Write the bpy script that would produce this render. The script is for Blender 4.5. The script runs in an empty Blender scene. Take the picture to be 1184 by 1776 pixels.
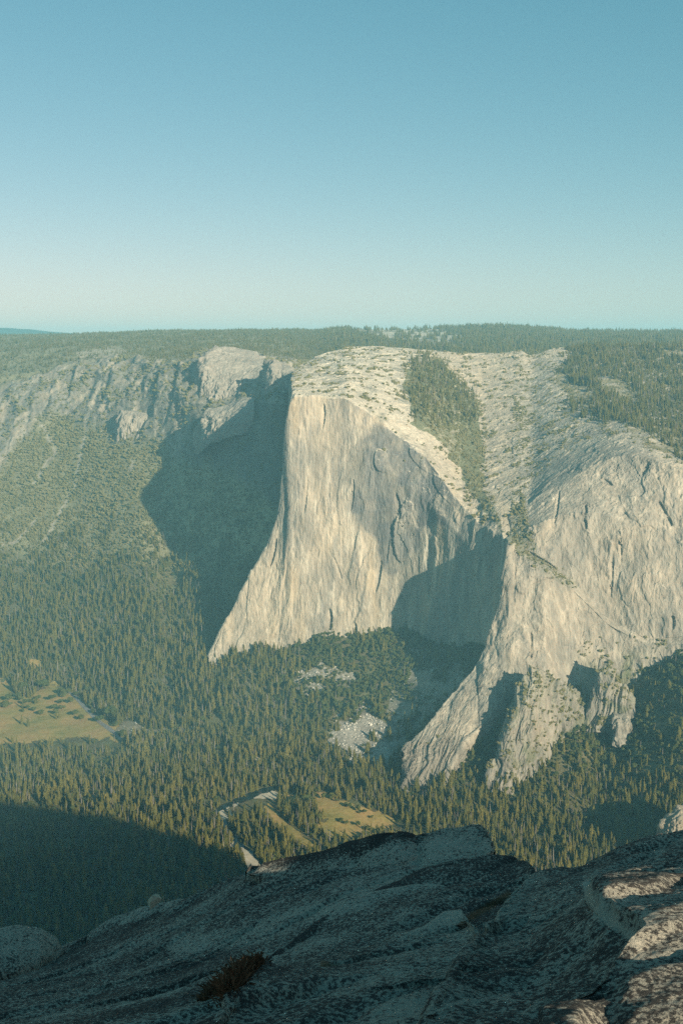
import bpy, math, random
import numpy as np
from mathutils import Vector

random.seed(4)
RNG = np.random.default_rng(11)
C = bpy.context.scene.collection
SC = bpy.context.scene
R = math.radians

# ------------------------------------------------------------------ camera, sky, sun, exposure
F = 1955.0                      # focal length in photo pixels (photo 1184 x 1776)
PITCH = R(8.24)
CA, SA = math.cos(PITCH), math.sin(PITCH)
cam_d = bpy.data.cameras.new('camera')
cam_d.sensor_fit = 'VERTICAL'
cam_d.sensor_height = 36.0
cam_d.lens = 36.0 * F / 1776.0
cam_d.clip_start = 0.1
cam_d.clip_end = 90000.0
cam = bpy.data.objects.new('camera', cam_d)
cam.rotation_euler = (R(90) - PITCH, 0, 0)
C.objects.link(cam)
SC.camera = cam

SUN_AZ = 143.0                  # degrees clockwise (to the right) from the view direction
SUN_EL = 21.5
world = bpy.data.worlds.new('World')
SC.world = world
world.use_nodes = True
wn = world.node_tree
wn.nodes.clear()
sky = wn.nodes.new('ShaderNodeTexSky')
sky.sky_type = 'NISHITA'
sky.sun_disc = False
sky.sun_elevation = R(SUN_EL)
sky.sun_rotation = R(SUN_AZ)
sky.altitude = 2200
sky.air_density = 1.0
sky.dust_density = 2.6
sky.ozone_density = 1.6
# the film's cool cast on the sky: each channel c becomes gain * c ** power
SKY = 0.105
sp = wn.nodes.new('ShaderNodeSeparateColor'); cb_ = wn.nodes.new('ShaderNodeCombineColor')
wn.links.new(sky.outputs[0], sp.inputs[0])
for k, (gain, power) in enumerate(((1.42, 1.29), (0.89, 0.70), (0.785, 0.65))):
    pw = wn.nodes.new('ShaderNodeMath'); pw.operation = 'POWER'; pw.inputs[1].default_value = power
    ml = wn.nodes.new('ShaderNodeMath'); ml.operation = 'MULTIPLY'; ml.inputs[1].default_value = gain * SKY ** (power - 1)
    wn.links.new(sp.outputs[k], pw.inputs[0]); wn.links.new(pw.outputs[0], ml.inputs[0]); wn.links.new(ml.outputs[0], cb_.inputs[k])
bg = wn.nodes.new('ShaderNodeBackground')
bg.inputs[1].default_value = SKY / 1.80
wo = wn.nodes.new('ShaderNodeOutputWorld')
wn.links.new(cb_.outputs[0], bg.inputs[0])
wn.links.new(bg.outputs[0], wo.inputs[0])

az = R(SUN_AZ)
TO_SUN = np.array([math.sin(az) * math.cos(R(SUN_EL)), math.cos(az) * math.cos(R(SUN_EL)), math.sin(R(SUN_EL))])
sun_d = bpy.data.lights.new('sun', 'SUN')
sun_d.energy = 5.0
sun_d.angle = R(0.53)
sun_d.color = (1.0, 0.875, 0.67)
sun = bpy.data.objects.new('sun', sun_d)
sun.rotation_euler = Vector(-TO_SUN).to_track_quat('-Z', 'Y').to_euler()
sun.location = (0, 0, 900)
C.objects.link(sun)

SC.view_settings.view_transform = 'Standard'
SC.view_settings.look = 'None'
SC.view_settings.gamma = 1.0
SC.view_settings.exposure = 0.85
SC.render.engine = 'CYCLES'
SC.cycles.use_denoising = False
SC.cycles.volume_bounces = 1
SC.cycles.max_bounces = 5
SC.cycles.diffuse_bounces = 3
SC.cycles.transparent_max_bounces = 6

# ------------------------------------------------------------------ helpers
def tag(o, label=None, cat=None, group=None, kind=None):
    if label: o['label'] = label
    if cat: o['category'] = cat
    if group: o['group'] = group
    if kind: o['kind'] = kind
    return o

def ray(px, py):
    """direction through a photo pixel, scaled so that its forward (Y) part is 1"""
    x = (np.asarray(px, float) - 592.0) / F
    y = (888.0 - np.asarray(py, float)) / F
    Y = CA + y * SA
    Z = -SA + y * CA
    return x / Y, Z / Y

def project(X, Y, Z):
    f = Y * CA - Z * SA
    u = Y * SA + Z * CA
    return 592 + F * X / f, 888 - F * u / f

_perm = np.random.default_rng(3).permutation(4096).astype(np.int32)
_gr = np.random.default_rng(5).normal(size=(4096, 3))
_gr /= np.linalg.norm(_gr, axis=1)[:, None]
_g0, _g1, _g2 = (np.ascontiguousarray(_gr[:, k], np.float32) for k in range(3))
from concurrent.futures import ThreadPoolExecutor
_POOL = ThreadPoolExecutor(4)
def perlin(x, y, z=None, seed=0):
    x = np.asarray(x, float) + seed * 17.31; y = np.asarray(y, float) + seed * 7.77
    if z is None:
        x, y = np.broadcast_arrays(x, y); args = (x, y)
    else: args = np.broadcast_arrays(x, y, np.asarray(z, float))
    if args[0].size < 60000: return _perlin(*args).astype(float)
    sh = args[0].shape
    k = max(1, args[0].size // 65536)
    parts = list(_POOL.map(lambda a: _perlin(*a), zip(*[np.array_split(q.ravel(), k) for q in args])))
    return np.concatenate(parts).reshape(sh).astype(float)
def _perlin(x, y, z=None):
    ax = [x, y] if z is None else [x, y, z]
    I, Fr, U = [], [], []
    for q in ax:
        f0 = np.floor(q); fr = (q - f0).astype(np.float32)
        I.append(f0.astype(np.int32) & 4095); Fr.append(fr); U.append(fr * fr * fr * (fr * (fr * 6 - 15) + 10))
    out = None
    for dx in (0, 1):
        hx = _perm[(I[0] + dx) & 4095]; wx = U[0] if dx else 1 - U[0]; px_ = Fr[0] - dx
        for dy in (0, 1):
            hy = _perm[(hx + I[1] + dy) & 4095]; wy = wx * (U[1] if dy else 1 - U[1]); py_ = Fr[1] - dy
            if z is None:
                t = wy * (_g0[hy] * px_ + _g1[hy] * py_) * 1.2
                out = t if out is None else out + t
                continue
            for dz in (0, 1):
                h = _perm[(hy + I[2] + dz) & 4095]; wz = wy * (U[2] if dz else 1 - U[2])
                t = wz * (_g0[h] * px_ + _g1[h] * py_ + _g2[h] * (Fr[2] - dz))
                out = t if out is None else out + t
    return out * 1.5
def fbm(x, y, z=None, oct=4, seed=0, gain=0.5, ridged=False):
    s, a, tot, f = 0, 1.0, 0, 1.0
    for k in range(oct):
        n = perlin(x * f, y * f, None if z is None else z * f, seed + k * 1.3)
        if ridged: n = 1 - 2.2 * np.abs(n)
        s = s + a * n; tot += a; a *= gain; f *= 2.03
    return s / tot

def smooth1(A, axis, sig):
    if sig <= 0: return A
    k = int(3 * sig) + 1
    w = np.exp(-0.5 * (np.arange(-k, k + 1) / sig) ** 2); w /= w.sum()
    pad = [(0, 0)] * A.ndim; pad[axis] = (k, k)
    B = np.pad(A, pad, mode='reflect', reflect_type='odd')
    out = np.zeros_like(A)
    n = A.shape[axis]
    for i, wi in enumerate(w):
        sl = [slice(None)] * A.ndim; sl[axis] = slice(i, i + n)
        out += wi * B[tuple(sl)]
    return out

def sstep(a, b, x):
    t = np.clip((x - a) / (b - a), 0, 1)
    return t * t * (3 - 2 * t)

def inpoly(x, y, poly):
    x = np.asarray(x); y = np.asarray(y)
    inside = np.zeros(x.shape, bool)
    n = len(poly)
    for i in range(n):
        x1, y1 = poly[i]; x2, y2 = poly[(i + 1) % n]
        if y1 == y2: continue
        c = ((y1 > y) != (y2 > y)) & (x < (x2 - x1) * (y - y1) / (y2 - y1) + x1)
        inside ^= c
    return inside

def polyline_dist(x, y, pts):
    d = np.full(np.shape(x), 1e9)
    for (x1, y1), (x2, y2) in zip(pts[:-1], pts[1:]):
        vx, vy = x2 - x1, y2 - y1
        t = np.clip(((x - x1) * vx + (y - y1) * vy) / (vx * vx + vy * vy), 0, 1)
        d = np.minimum(d, np.hypot(x - x1 - t * vx, y - y1 - t * vy))
    return d

def lin(px, pts):
    a = np.array(pts, float)
    return np.interp(px, a[:, 0], a[:, 1])

def mesh_from(name, V, faces4, mat, col=None, smooth=True, parent=None):
    me = bpy.data.meshes.new(name)
    n, m = len(V), len(faces4)
    k = faces4.shape[1]
    me.vertices.add(n); me.vertices.foreach_set('co', np.ascontiguousarray(V, np.float32).ravel())
    me.loops.add(m * k); me.loops.foreach_set('vertex_index', np.ascontiguousarray(faces4, np.int32).ravel())
    me.polygons.add(m); me.polygons.foreach_set('loop_start', np.arange(0, m * k, k, dtype=np.int32))
    try: me.polygons.foreach_set('loop_total', np.full(m, k, np.int32))
    except Exception: pass
    me.update(calc_edges=True)
    me.polygons.foreach_set('use_smooth', np.full(m, smooth, bool))
    if col is not None:
        at = me.attributes.new('tone', 'FLOAT_COLOR', 'POINT')
        c4 = np.ones((n, 4), np.float32); c4[:, :3] = col
        at.data.foreach_set('color', c4.ravel())
    me.materials.append(mat)
    me.validate()
    o = bpy.data.objects.new(name, me)
    C.objects.link(o)
    if parent: o.parent = parent
    return o

def grid_faces(nu, nv):
    i = np.arange(nu - 1)[:, None] * nv + np.arange(nv - 1)[None, :]
    return np.stack([i, i + nv, i + nv + 1, i + 1], -1).reshape(-1, 4)

class Loft:
    """A landform lofted through profiles: each profile sits at one bearing and lists
    (row in photo, distance ahead) or ('z', height, distance ahead) from near to far."""
    def __init__(s, name, cols, step=1.4, rows=None, vs=0.8, su=3.0, sv=2.0, vmin=4, soft=None):
        cols = sorted(cols, key=lambda c: c[0])
        nr = len(cols[0][1])
        cpx = np.array([c[0] for c in cols], float)
        cY = np.zeros((len(cols), nr)); cZ = np.zeros_like(cY)
        for i, (px, pts) in enumerate(cols):
            assert len(pts) == nr, (name, px, len(pts), nr)
            for j, p in enumerate(pts):
                if p[0] == 'z': cZ[i, j], cY[i, j] = p[1], p[2]
                else:
                    _, m = ray(px, p[0]); cY[i, j] = p[1]; cZ[i, j] = m * p[1]
        U = np.arange(cpx[0], cpx[-1] + step, step)
        Yk = np.stack([np.interp(U, cpx, cY[:, j]) for j in range(nr)], 1)
        Zk = np.stack([np.interp(U, cpx, cZ[:, j]) for j in range(nr)], 1)
        if su > 0:
            Yk = smooth1(Yk, 0, su / step); Zk = smooth1(Zk, 0, su / step)
        if soft:
            r0, p0, p1, sg = soft
            Ys = smooth1(Yk, 0, sg / step); Zs = smooth1(Zk, 0, sg / step)
            w_ = sstep(p0, p1, U)[:, None] * (np.arange(nr) >= r0)[None, :]
            Yk = Yk * (1 - w_) + Ys * w_; Zk = Zk * (1 - w_) + Zs * w_
        # rows per segment from how long the segment looks
        px0, py0 = project(0, Yk, Zk)
        L = np.hypot(np.diff(py0, axis=1), 0).max(0)
        if rows is None: rows = [int(max(vmin, l / vs)) for l in L]
        v = np.concatenate([[0]] + [j + np.arange(1, r + 1) / r for j, r in enumerate(rows)])
        k = np.minimum(v.astype(int), nr - 2); f = v - k
        Y = Yk[:, k] * (1 - f) + Yk[:, k + 1] * f
        Z = Zk[:, k] * (1 - f) + Zk[:, k + 1] * f
        if sv > 0: Y = smooth1(Y, 1, sv); Z = smooth1(Z, 1, sv)
        # bearing as tan: nearly vertical columns in the photo stay upright in the world
        zY = Z / Y
        x = (U - 592.0) / F
        # solve Yd for the pixel column: Z/Y = (-SA + y CA)/(CA + y SA)
        y = (zY * CA + SA) / (CA - zY * SA)
        T = x[:, None] / (CA + y * SA)
        s.name, s.U, s.v, s.rows = name, U, v, rows
        s.P = np.stack([T * Y, Y, Z], -1)
        s.nu, s.nv = Y.shape
    def normals(s):
        du = np.gradient(s.P, axis=0); dv = np.gradient(s.P, axis=1)
        n = np.cross(du, dv)
        n /= np.linalg.norm(n, axis=-1, keepdims=True) + 1e-9
        n[n[..., 2] < -0.2] *= -1
        return n
    def pix(s):
        return project(s.P[..., 0], s.P[..., 1], s.P[..., 2])
    def build(s, mat, col, name=None):
        return mesh_from(name or s.name, s.P.reshape(-1, 3), grid_faces(s.nu, s.nv), mat, col.reshape(-1, 3))

# ------------------------------------------------------------------ materials
def nodes_of(name):
    m = bpy.data.materials.new(name); m.use_nodes = True
    nt = m.node_tree; nt.nodes.clear()
    out = nt.nodes.new('ShaderNodeOutputMaterial')
    b = nt.nodes.new('ShaderNodeBsdfPrincipled')
    nt.links.new(b.outputs[0], out.inputs[0])
    b.inputs['Roughness'].default_value = 0.9
    b.inputs['Specular IOR Level'].default_value = 0.15
    return m, nt, b

def coord_noise(nt, scale_vec, scale, detail=6, rough=0.6, kind='ShaderNodeTexNoise'):
    tc = nt.nodes.new('ShaderNodeTexCoord')
    mp = nt.nodes.new('ShaderNodeMapping'); mp.inputs['Scale'].default_value = scale_vec
    nt.links.new(tc.outputs['Object'], mp.inputs['Vector'])
    n = nt.nodes.new(kind); n.inputs['Scale'].default_value = scale
    if kind == 'ShaderNodeTexNoise':
        n.inputs['Detail'].default_value = detail; n.inputs['Roughness'].default_value = rough
    nt.links.new(mp.outputs[0], n.inputs['Vector'])
    return n

def ramp(nt, src, stops):
    r = nt.nodes.new('ShaderNodeValToRGB')
    e = r.color_ramp.elements
    while len(e) > 1: e.remove(e[-1])
    e[0].position = stops[0][0]; e[0].color = (*stops[0][1], 1)
    for p, c in stops[1:]:
        k = e.new(p); k.color = (*c, 1)
    nt.links.new(src, r.inputs[0])
    return r

def mul(nt, a, b, fac=1.0, mode='MULTIPLY'):
    m = nt.nodes.new('ShaderNodeMixRGB'); m.blend_type = mode
    m.inputs[0].default_value = fac
    nt.links.new(a, m.inputs[1]); nt.links.new(b, m.inputs[2])
    return m.outputs[0]

def tone_material(name, s1, s2, bump_d, stretch=0.35, lo=0.72, hi=1.25, strength=0.8, streak=None):
    """mineral surface: the tone attribute times two sizes of upright-grained noise, with relief"""
    m, nt, b = nodes_of(name)
    at = nt.nodes.new('ShaderNodeAttribute'); at.attribute_name = 'tone'
    n1 = coord_noise(nt, (1, 1, stretch), s1, 8, 0.65)
    n2 = coord_noise(nt, (1, 1, stretch), s2, 6, 0.6)
    r1 = ramp(nt, n1.outputs[0], [(0.3, (lo,) * 3), (0.7, (hi,) * 3)])
    r2 = ramp(nt, n2.outputs[0], [(0.3, (lo * 1.1,) * 3), (0.7, (hi * 0.95,) * 3)])
    c = mul(nt, mul(nt, at.outputs[0], r1.outputs[0]), r2.outputs[0])
    if streak:
        n3 = coord_noise(nt, (1, 1, 0.035), streak, 6, 0.7)
        r3 = ramp(nt, n3.outputs[0], [(0.3, (0.74,) * 3), (0.5, (1.0,) * 3), (0.72, (1.22,) * 3)])
        c = mul(nt, c, r3.outputs[0])
    nt.links.new(c, b.inputs['Base Color'])
    add = nt.nodes.new('ShaderNodeMath'); add.operation = 'ADD'
    nt.links.new(n1.outputs[0], add.inputs[0]); nt.links.new(n2.outputs[0], add.inputs[1])
    bp = nt.nodes.new('ShaderNodeBump'); bp.inputs['Distance'].default_value = bump_d; bp.inputs['Strength'].default_value = strength
    nt.links.new(add.outputs[0], bp.inputs['Height'])
    nt.links.new(bp.outputs[0], b.inputs['Normal'])
    return m

M_CLIFF = tone_material('weathered_granite', 0.022, 0.13, 7.0, 0.28, 0.78, 1.2, streak=0.085)
M_GROUND = tone_material('forest_soil', 0.02, 0.15, 3.0, 1.0, 0.7, 1.3)

def foliage_material(name, a, b_, c_):
    m, nt, b = nodes_of(name)
    oi = nt.nodes.new('ShaderNodeObjectInfo')
    st = nt.nodes.new('ShaderNodeAttribute'); st.attribute_type = 'INSTANCER'; st.attribute_name = 'stand'
    sm = nt.nodes.new('ShaderNodeMath'); sm.operation = 'MULTIPLY_ADD'; sm.inputs[1].default_value = 0.55
    sh = nt.nodes.new('ShaderNodeMath'); sh.operation = 'MULTIPLY'; sh.inputs[1].default_value = 0.45
    nt.links.new(st.outputs['Fac'], sh.inputs[0])
    nt.links.new(oi.outputs['Random'], sm.inputs[0]); nt.links.new(sh.outputs[0], sm.inputs[2])
    r = ramp(nt, sm.outputs[0], [(0.0, a), (0.5, b_), (1.0, c_)])
    n = coord_noise(nt, (1, 1, 1), 0.35, 3, 0.6)
    r2 = ramp(nt, n.outputs[0], [(0.3, (0.65,) * 3), (0.7, (1.3,) * 3)])
    c = mul(nt, r.outputs[0], r2.outputs[0])
    nt.links.new(c, b.inputs['Base Color'])
    b.inputs['Specular IOR Level'].default_value = 0.1
    tr = nt.nodes.new('ShaderNodeBsdfTranslucent'); nt.links.new(c, tr.inputs[0])
    mxs = nt.nodes.new('ShaderNodeMixShader'); mxs.inputs[0].default_value = 0.28
    nt.links.new(b.outputs[0], mxs.inputs[1]); nt.links.new(tr.outputs[0], mxs.inputs[2])
    nt.links.new(mxs.outputs[0], [n_ for n_ in nt.nodes if n_.type == 'OUTPUT_MATERIAL'][0].inputs[0])
    return m
M_NEEDLE = foliage_material('conifer_needles', (0.080, 0.086, 0.024), (0.138, 0.128, 0.033), (0.195, 0.162, 0.044))
M_BRUSH = foliage_material('brush_leaves', (0.185, 0.180, 0.075), (0.225, 0.205, 0.090), (0.260, 0.230, 0.115))
M_LEAF = foliage_material('oak_leaves', (0.055, 0.075, 0.022), (0.085, 0.100, 0.030), (0.125, 0.130, 0.042))
m, nt, b = nodes_of('tree_bark'); b.inputs['Base Color'].default_value = (0.11, 0.075, 0.05, 1); M_BARK = m

# ------------------------------------------------------------------ ground: valley floor, talus, hillsides and plateau
FL = -1070.0
def zz(z, Y): return ('z', z, Y)
GCOLS = [
 (-300, [zz(FL,800), zz(FL,2000), (1180,3560), (1000,4200), (850,4800), (770,5050), (700,5300), (655,5500), (610,6000), (590,7000), (582,8200), zz(0,9500)]),
 (0,    [zz(FL,800), zz(FL,2000), (1180,3560), (1000,4150), (850,4700), (765,4950), (700,5150), (655,5350), (612,5900), (590,7000), (580,8000), zz(0,9500)]),
 (120,  [zz(FL,800), zz(FL,2000), (1190,3480), (1000,4020), (850,4520), (760,4780), (690,5000), (630,5250), (600,5800), (587,6800), (578,7800), zz(0,9300)]),
 (245,  [zz(FL,800), zz(FL,2000), (1230,3210), (1100,3560), (950,3950), (850,4230), (775,4450), (680,4720), (625,5000), (592,6200), (572,7600), zz(0,9300)]),
 (300,  [zz(FL,800), zz(FL,2000), (1240,3150), (1130,3430), (1000,3850), (880,4130), (770,4330), (680,4520), (622,4850), (590,6200), (570,7600), zz(0,9300)]),
 (345,  [zz(FL,800), zz(FL,2000), (1250,3060), (1150,3310), (1050,3600), (950,3840), (870,3990), (740,4180), (625,4560), (590,6000), (570,7600), zz(0,9300)]),
 (430,  [zz(FL,800), zz(FL,2000), (1270,2960), (1150,3230), (1090,3430), (960,3650), (850,3790), (735,3980), (620,4700), (588,6000), (569,7600), zz(0,9300)]),
 (475,  [zz(FL,800), zz(FL,2000), (1280,2920), (1145,3230), (1100,3400), (960,3530), (830,3680), (700,3900), (625,4600), (588,6000), (569,7700), zz(0,9300)]),
 (500,  [zz(FL,800), zz(FL,2000), (1285,2900), (1130,3240), zz(-860,3420), zz(-640,3560), zz(-420,3700), (700,3850), (632,4500), (588,6000), (568,7800), zz(0,9300)]),
 (550,  [zz(FL,800), zz(FL,2000), (1290,2850), (1200,3050), (1098,3280), zz(-700,3500), zz(-500,3800), zz(-300,4200), zz(-60,4900), (592,6000), (568,8000), zz(0,9500)]),
 (620,  [zz(FL,800), zz(FL,2000), (1310,2780), (1220,2990), (1105,3270), zz(-700,3500), zz(-500,3800), zz(-300,4200), zz(-60,4900), (592,6200), (566,8200), zz(0,9600)]),
 (690,  [zz(FL,800), zz(FL,2000), (1345,2690), (1230,2950), (1100,3260), zz(-720,3500), zz(-500,3800), zz(-300,4200), zz(-60,5000), (592,6300), (567,8300), zz(0,9600)]),
 (760,  [zz(FL,800), zz(FL,2000), (1375,2560), (1260,2780), (1130,3160), zz(-720,3500), zz(-500,3800), zz(-300,4200), zz(-60,5000), (590,6400), (567,8300), zz(0,9600)]),
 (860,  [zz(FL,800), zz(FL,2000), (1420,2450), (1320,2620), (1200,2850), zz(-760,3300), zz(-560,3700), zz(-300,4200), zz(-60,5000), (588,6500), (561,8300), zz(0,9600)]),
 (1000, [zz(FL,800), zz(FL,2000), (1440,2400), (1320,2610), (1195,2850), zz(-720,3200), zz(-560,3700), zz(-300,4200), zz(-60,5000), (590,6600), (573,8300), zz(0,9600)]),
 (1050, [zz(FL,800), zz(FL,2000), (1440,2400), (1330,2620), (1200,2880), zz(-720,3200), zz(-560,3700), zz(-300,4200), zz(-60,5000), (590,6600), (574,8300), zz(0,9600)]),
 (1110, [zz(FL,800), zz(FL,2000), (1445,2370), (1330,2540), (1195,2800), zz(-720,3200), zz(-560,3700), zz(-300,4200), zz(-60,5000), (590,6600), (574,8300), zz(0,9600)]),
 (1184, [zz(FL,800), zz(FL,2000), (1450,2340), (1330,2460), (1170,2730), zz(-700,3100), zz(-560,3700), zz(-300,4200), zz(-60,5000), (590,6600), (574,8300), zz(0,9600)]),
 (1480, [zz(FL,800), zz(FL,2000), (1450,2250), (1330,2380), (1170,2600), zz(-650,3000), zz(-560,3700), zz(-300,4200), zz(-60,5000), (590,6600), (574,8300), zz(0,9600)]),
]
G = Loft('ground', GCOLS, step=1.8, vs=1.3, su=9, sv=5)

NOSE = [
 (363, [zz(-990,3270),(1143,3290),(1142,3291),(1142,3292),(1141,3293),(1140,3294), zz(-960,3310), zz(-990,3330), zz(-1000,3350), zz(-1000,3380)]),
 (385, [zz(-990,3268),(1145,3288),(1130,3300),(1118,3308),(1107,3318),(1096,3325), zz(-900,3345), zz(-960,3360), zz(-1000,3390), zz(-1000,3420)]),
 (405, [zz(-985,3266),(1145,3286),(1118,3304),(1098,3318),(1077,3332),(1056,3345), zz(-830,3362), zz(-940,3380), zz(-1000,3410), zz(-1000,3440)]),
 (430, [zz(-980,3264),(1143,3284),(1105,3308),(1073,3328),(1042,3345),(1010,3360), zz(-750,3376), zz(-900,3395), zz(-990,3430), zz(-1000,3460)]),
 (468, [zz(-970,3260),(1136,3280),(1085,3312),(1038,3338),(990,3358),(945,3378), zz(-630,3392), zz(-850,3415), zz(-960,3450), zz(-1000,3480)]),
 (486, [zz(-960,3258),(1128,3278),(1065,3314),(1005,3342),(948,3366),(885,3388), zz(-530,3402), zz(-800,3425), zz(-920,3460), zz(-1000,3490)]),
 (497, [zz(-955,3257),(1122,3277),(1040,3315),(960,3348),(880,3376),(795,3394), zz(-360,3408), zz(-600,3440), zz(-820,3480), zz(-1000,3510)]),
 (502, [zz(-950,3256),(1120,3276),(1015,3316),(905,3350),(800,3380),(705,3399), (672,3480), (662,3600), (655,3720), zz(-420,3760)]),
 (510, [zz(-950,3256),(1117,3276),(1010,3317),(900,3352),(790,3382),(684,3402), (664,3560), (650,3760), (640,3950), zz(-200,4150)]),
 (560, [zz(-930,3252),(1095,3272),(995,3314),(893,3348),(790,3378),(688,3402), (652,3750), (630,4000), (614,4250), zz(-120,4550)]),
 (600, [zz(-930,3250),(1097,3270),(995,3310),(893,3342),(792,3371),(690,3395), (652,3700), (625,4000), (602,4350), zz(-120,4650)]),
 (650, [zz(-930,3245),(1104,3265),(1005,3300),(905,3326),(808,3344),(722,3392), (672,3640), (628,4020), (600,4400), zz(-120,4700)]),
 (700, [zz(-940,3240),(1098,3260),(1010,3285),(922,3302),(836,3316),(762,3370), (702,3590), (640,4000), (603,4450), zz(-120,4750)]),
 (740, [zz(-940,3190),(1125,3215),(1040,3242),(950,3260),(868,3274),(798,3332), (726,3540), (655,3980), (607,4480), zz(-120,4800)]),
 (800, [zz(-960,3100),(1150,3130),(1075,3148),(1000,3158),(932,3168),(874,3216), (806,3420), (700,3930), (611,4500), zz(-120,4800)]),
 (835, [zz(-960,3050),(1150,3080),(1085,3088),(1020,3093),(962,3098),(912,3135), (862,3235), (735,3820), (612,4520), zz(-120,4800)]),
 (870, [zz(-960,2980),(1130,3010),(1080,3012),(1030,3014),(980,3017),(935,3020), (875,3160), (738,3780), (610,4540), zz(-120,4800)]),
 (900, [zz(-960,2960),(1130,2990),(1080,2992),(1030,2994),(985,2997),(945,3005), (868,3160), (733,3780), (608,4550), zz(-120,4800)]),
]
N = Loft('granite_monolith', NOSE, step=0.9, vs=0.8, su=2.0, sv=4.5)

WALL = [
 (698, [zz(-1100,2600),(1340,2625),(1328,2632),(1320,2638),(1314,2642),(1308,2646), zz(-1060,2680), zz(-1100,2710), zz(-1100,2740), zz(-1100,2770)]),
 (712, [zz(-1110,2545),(1382,2565),(1360,2590),(1335,2620),(1312,2650),(1291,2690), zz(-1000,2720), zz(-1080,2760), zz(-1100,2800), zz(-1100,2840)]),
 (760, [zz(-1110,2540),(1374,2562),(1345,2600),(1310,2640),(1275,2690),(1240,2740), zz(-960,2770), zz(-1040,2810), zz(-1090,2850), zz(-1100,2890)]),
 (778, [zz(-1090,2590),(1330,2610),(1300,2650),(1270,2690),(1243,2735),(1217,2780), zz(-940,2805), zz(-1020,2840), zz(-1080,2870), zz(-1100,2900)]),
 (800, [zz(-1060,2640),(1288,2665),(1262,2700),(1238,2735),(1214,2772),(1192,2810), zz(-910,2835), zz(-1000,2865), zz(-1060,2890), zz(-1100,2920)]),
 (830, [zz(-1030,2680),(1264,2700),(1235,2740),(1207,2776),(1180,2812),(1152,2850), zz(-860,2875), zz(-960,2905), zz(-1020,2930), zz(-1100,2960)]),
 (842, [zz(-1020,2700),(1250,2715),(1215,2755),(1180,2795),(1145,2835),(1108,2870), zz(-810,2895), zz(-930,2925), zz(-1000,2950), zz(-1100,2970)]),
 (862, [zz(-1000,2730),(1225,2745),(1185,2785),(1145,2825),(1105,2865),(1062,2900), zz(-740,2920), zz(-900,2945), zz(-980,2960), zz(-1050,2980)]),
 (876, [zz(-980,2760),(1200,2775),(1148,2815),(1095,2855),(1042,2895),(985,2930), zz(-620,2945), zz(-850,2960), zz(-960,2980), zz(-1000,3000)]),
 (882, [zz(-970,2770),(1190,2785),(1130,2825),(1070,2868),(1008,2912),(945,2952), zz(-540,2970), zz(-620,2990), zz(-700,3020), zz(-800,3100)]),
 (890, [zz(-960,2780),(1180,2795),(1120,2830),(1060,2885),(958,2955),(945,2985), (925,3050), (880,3140), (733,3800), (608,4550)]),
 (940, [zz(-960,2790),(1172,2810),(1125,2840),(1080,2868),(985,2930),(973,2962), (905,3010), (860,3130), (714,3850), (605,4600)]),
 (1000,[zz(-960,2820),(1192,2840),(1145,2868),(1100,2890),(1028,2920),(1016,2950), (885,3020), (822,3145), (698,3850), (603,4650)]),
 (1060,[zz(-960,2815),(1190,2835),(1160,2855),(1130,2870),(1085,2898),(1075,2922), (895,3010), (788,3175), (686,3870), (600,4650)]),
 (1120,[zz(-950,2810),(1185,2828),(1165,2842),(1145,2852),(1120,2866),(1110,2886), (935,2970), (788,3110), (690,3850), (600,4650)]),
 (1184,[zz(-940,2800),(1172,2818),(1160,2830),(1145,2840),(1120,2855),(1105,2875), (960,2950), (820,3060), (700,3800), (598,4650)]),
 (1480,[zz(-940,2650),(1172,2670),(1160,2680),(1145,2690),(1120,2705),(1105,2725), (960,2800), (820,2900), (700,3700), (598,4600)]),
]
for i, (px, pts) in enumerate(WALL):
    last = zz(-120, 4900) if px >= 890 else zz(-1150, pts[-1][2] + 40)
    pts.append(last)
W = Loft('granite_wall', WALL, step=0.9, vs=0.8, su=1.6, sv=2.5, soft=(6, 900, 960, 26))

def crest_loft(name, rows, drop=60, back=35, **kw):
    """a buttress: (px, base row, base dist, crest row, crest dist) per bearing"""
    cols = []
    for px, by, bY, cy, cY in rows:
        _, mb = ray(px, by); _, mc = ray(px, cy)
        zb, zc = mb * bY, mc * cY
        h = zc - zb
        cols.append((px, [zz(zb - 40, bY - 15), zz(zb, bY), zz(zb + h * 0.4, bY + (cY - bY) * 0.25), zz(zb + h * 0.75, bY + (cY - bY) * 0.58),
                          zz(zc, cY), zz(zc - drop * 0.5, cY + back * 0.6), zz(zc - drop, cY + back), zz(zc - drop - 120, cY + back + 30)]))
    return Loft(name, cols, **dict(dict(step=0.9, vs=0.8, su=1.2, sv=1.5), **kw))

B2 = crest_loft('rock_buttress', [(844,1366,2540,1360,2543),(850,1369,2532,1335,2560),(862,1371,2530,1305,2592),(880,1366,2530,1240,2655),(900,1347,2550,1190,2705),
                 (908,1342,2556,1174,2716),(922,1330,2572,1160,2735),(938,1305,2606,1166,2745),(960,1262,2680,1178,2765),(990,1248,2710,1195,2780),(1020,1240,2730,1215,2785)], drop=50)
B3 = crest_loft('rock_buttress', [(1016,1238,2722,1234,2728),(1024,1240,2716,1205,2745),(1034,1240,2712,1165,2775),(1042,1240,2710,1138,2795),(1052,1240,2710,1150,2790),
                 (1066,1240,2708,1172,2775),(1084,1236,2708,1190,2765),(1100,1228,2712,1212,2740)], drop=45)
B4 = crest_loft('rock_outcrop', [(1062,1262,2668,1256,2674),(1070,1266,2662,1240,2690),(1080,1264,2664,1236,2695),(1090,1256,2674,1246,2690)], drop=20)
B5 = crest_loft('rock_dome', [(331,684,4580,676,4590),(336,690,4510,650,4560),(344,700,4400,632,4500),(350,703,4340,622,4470),(362,705,4310,611,4490),(380,706,4290,602,4560),(405,706,4270,601,4600),(440,690,4260,609,4620),(460,676,4250,625,4560),(478,660,4280,640,4500)], drop=70, back=50)
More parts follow.
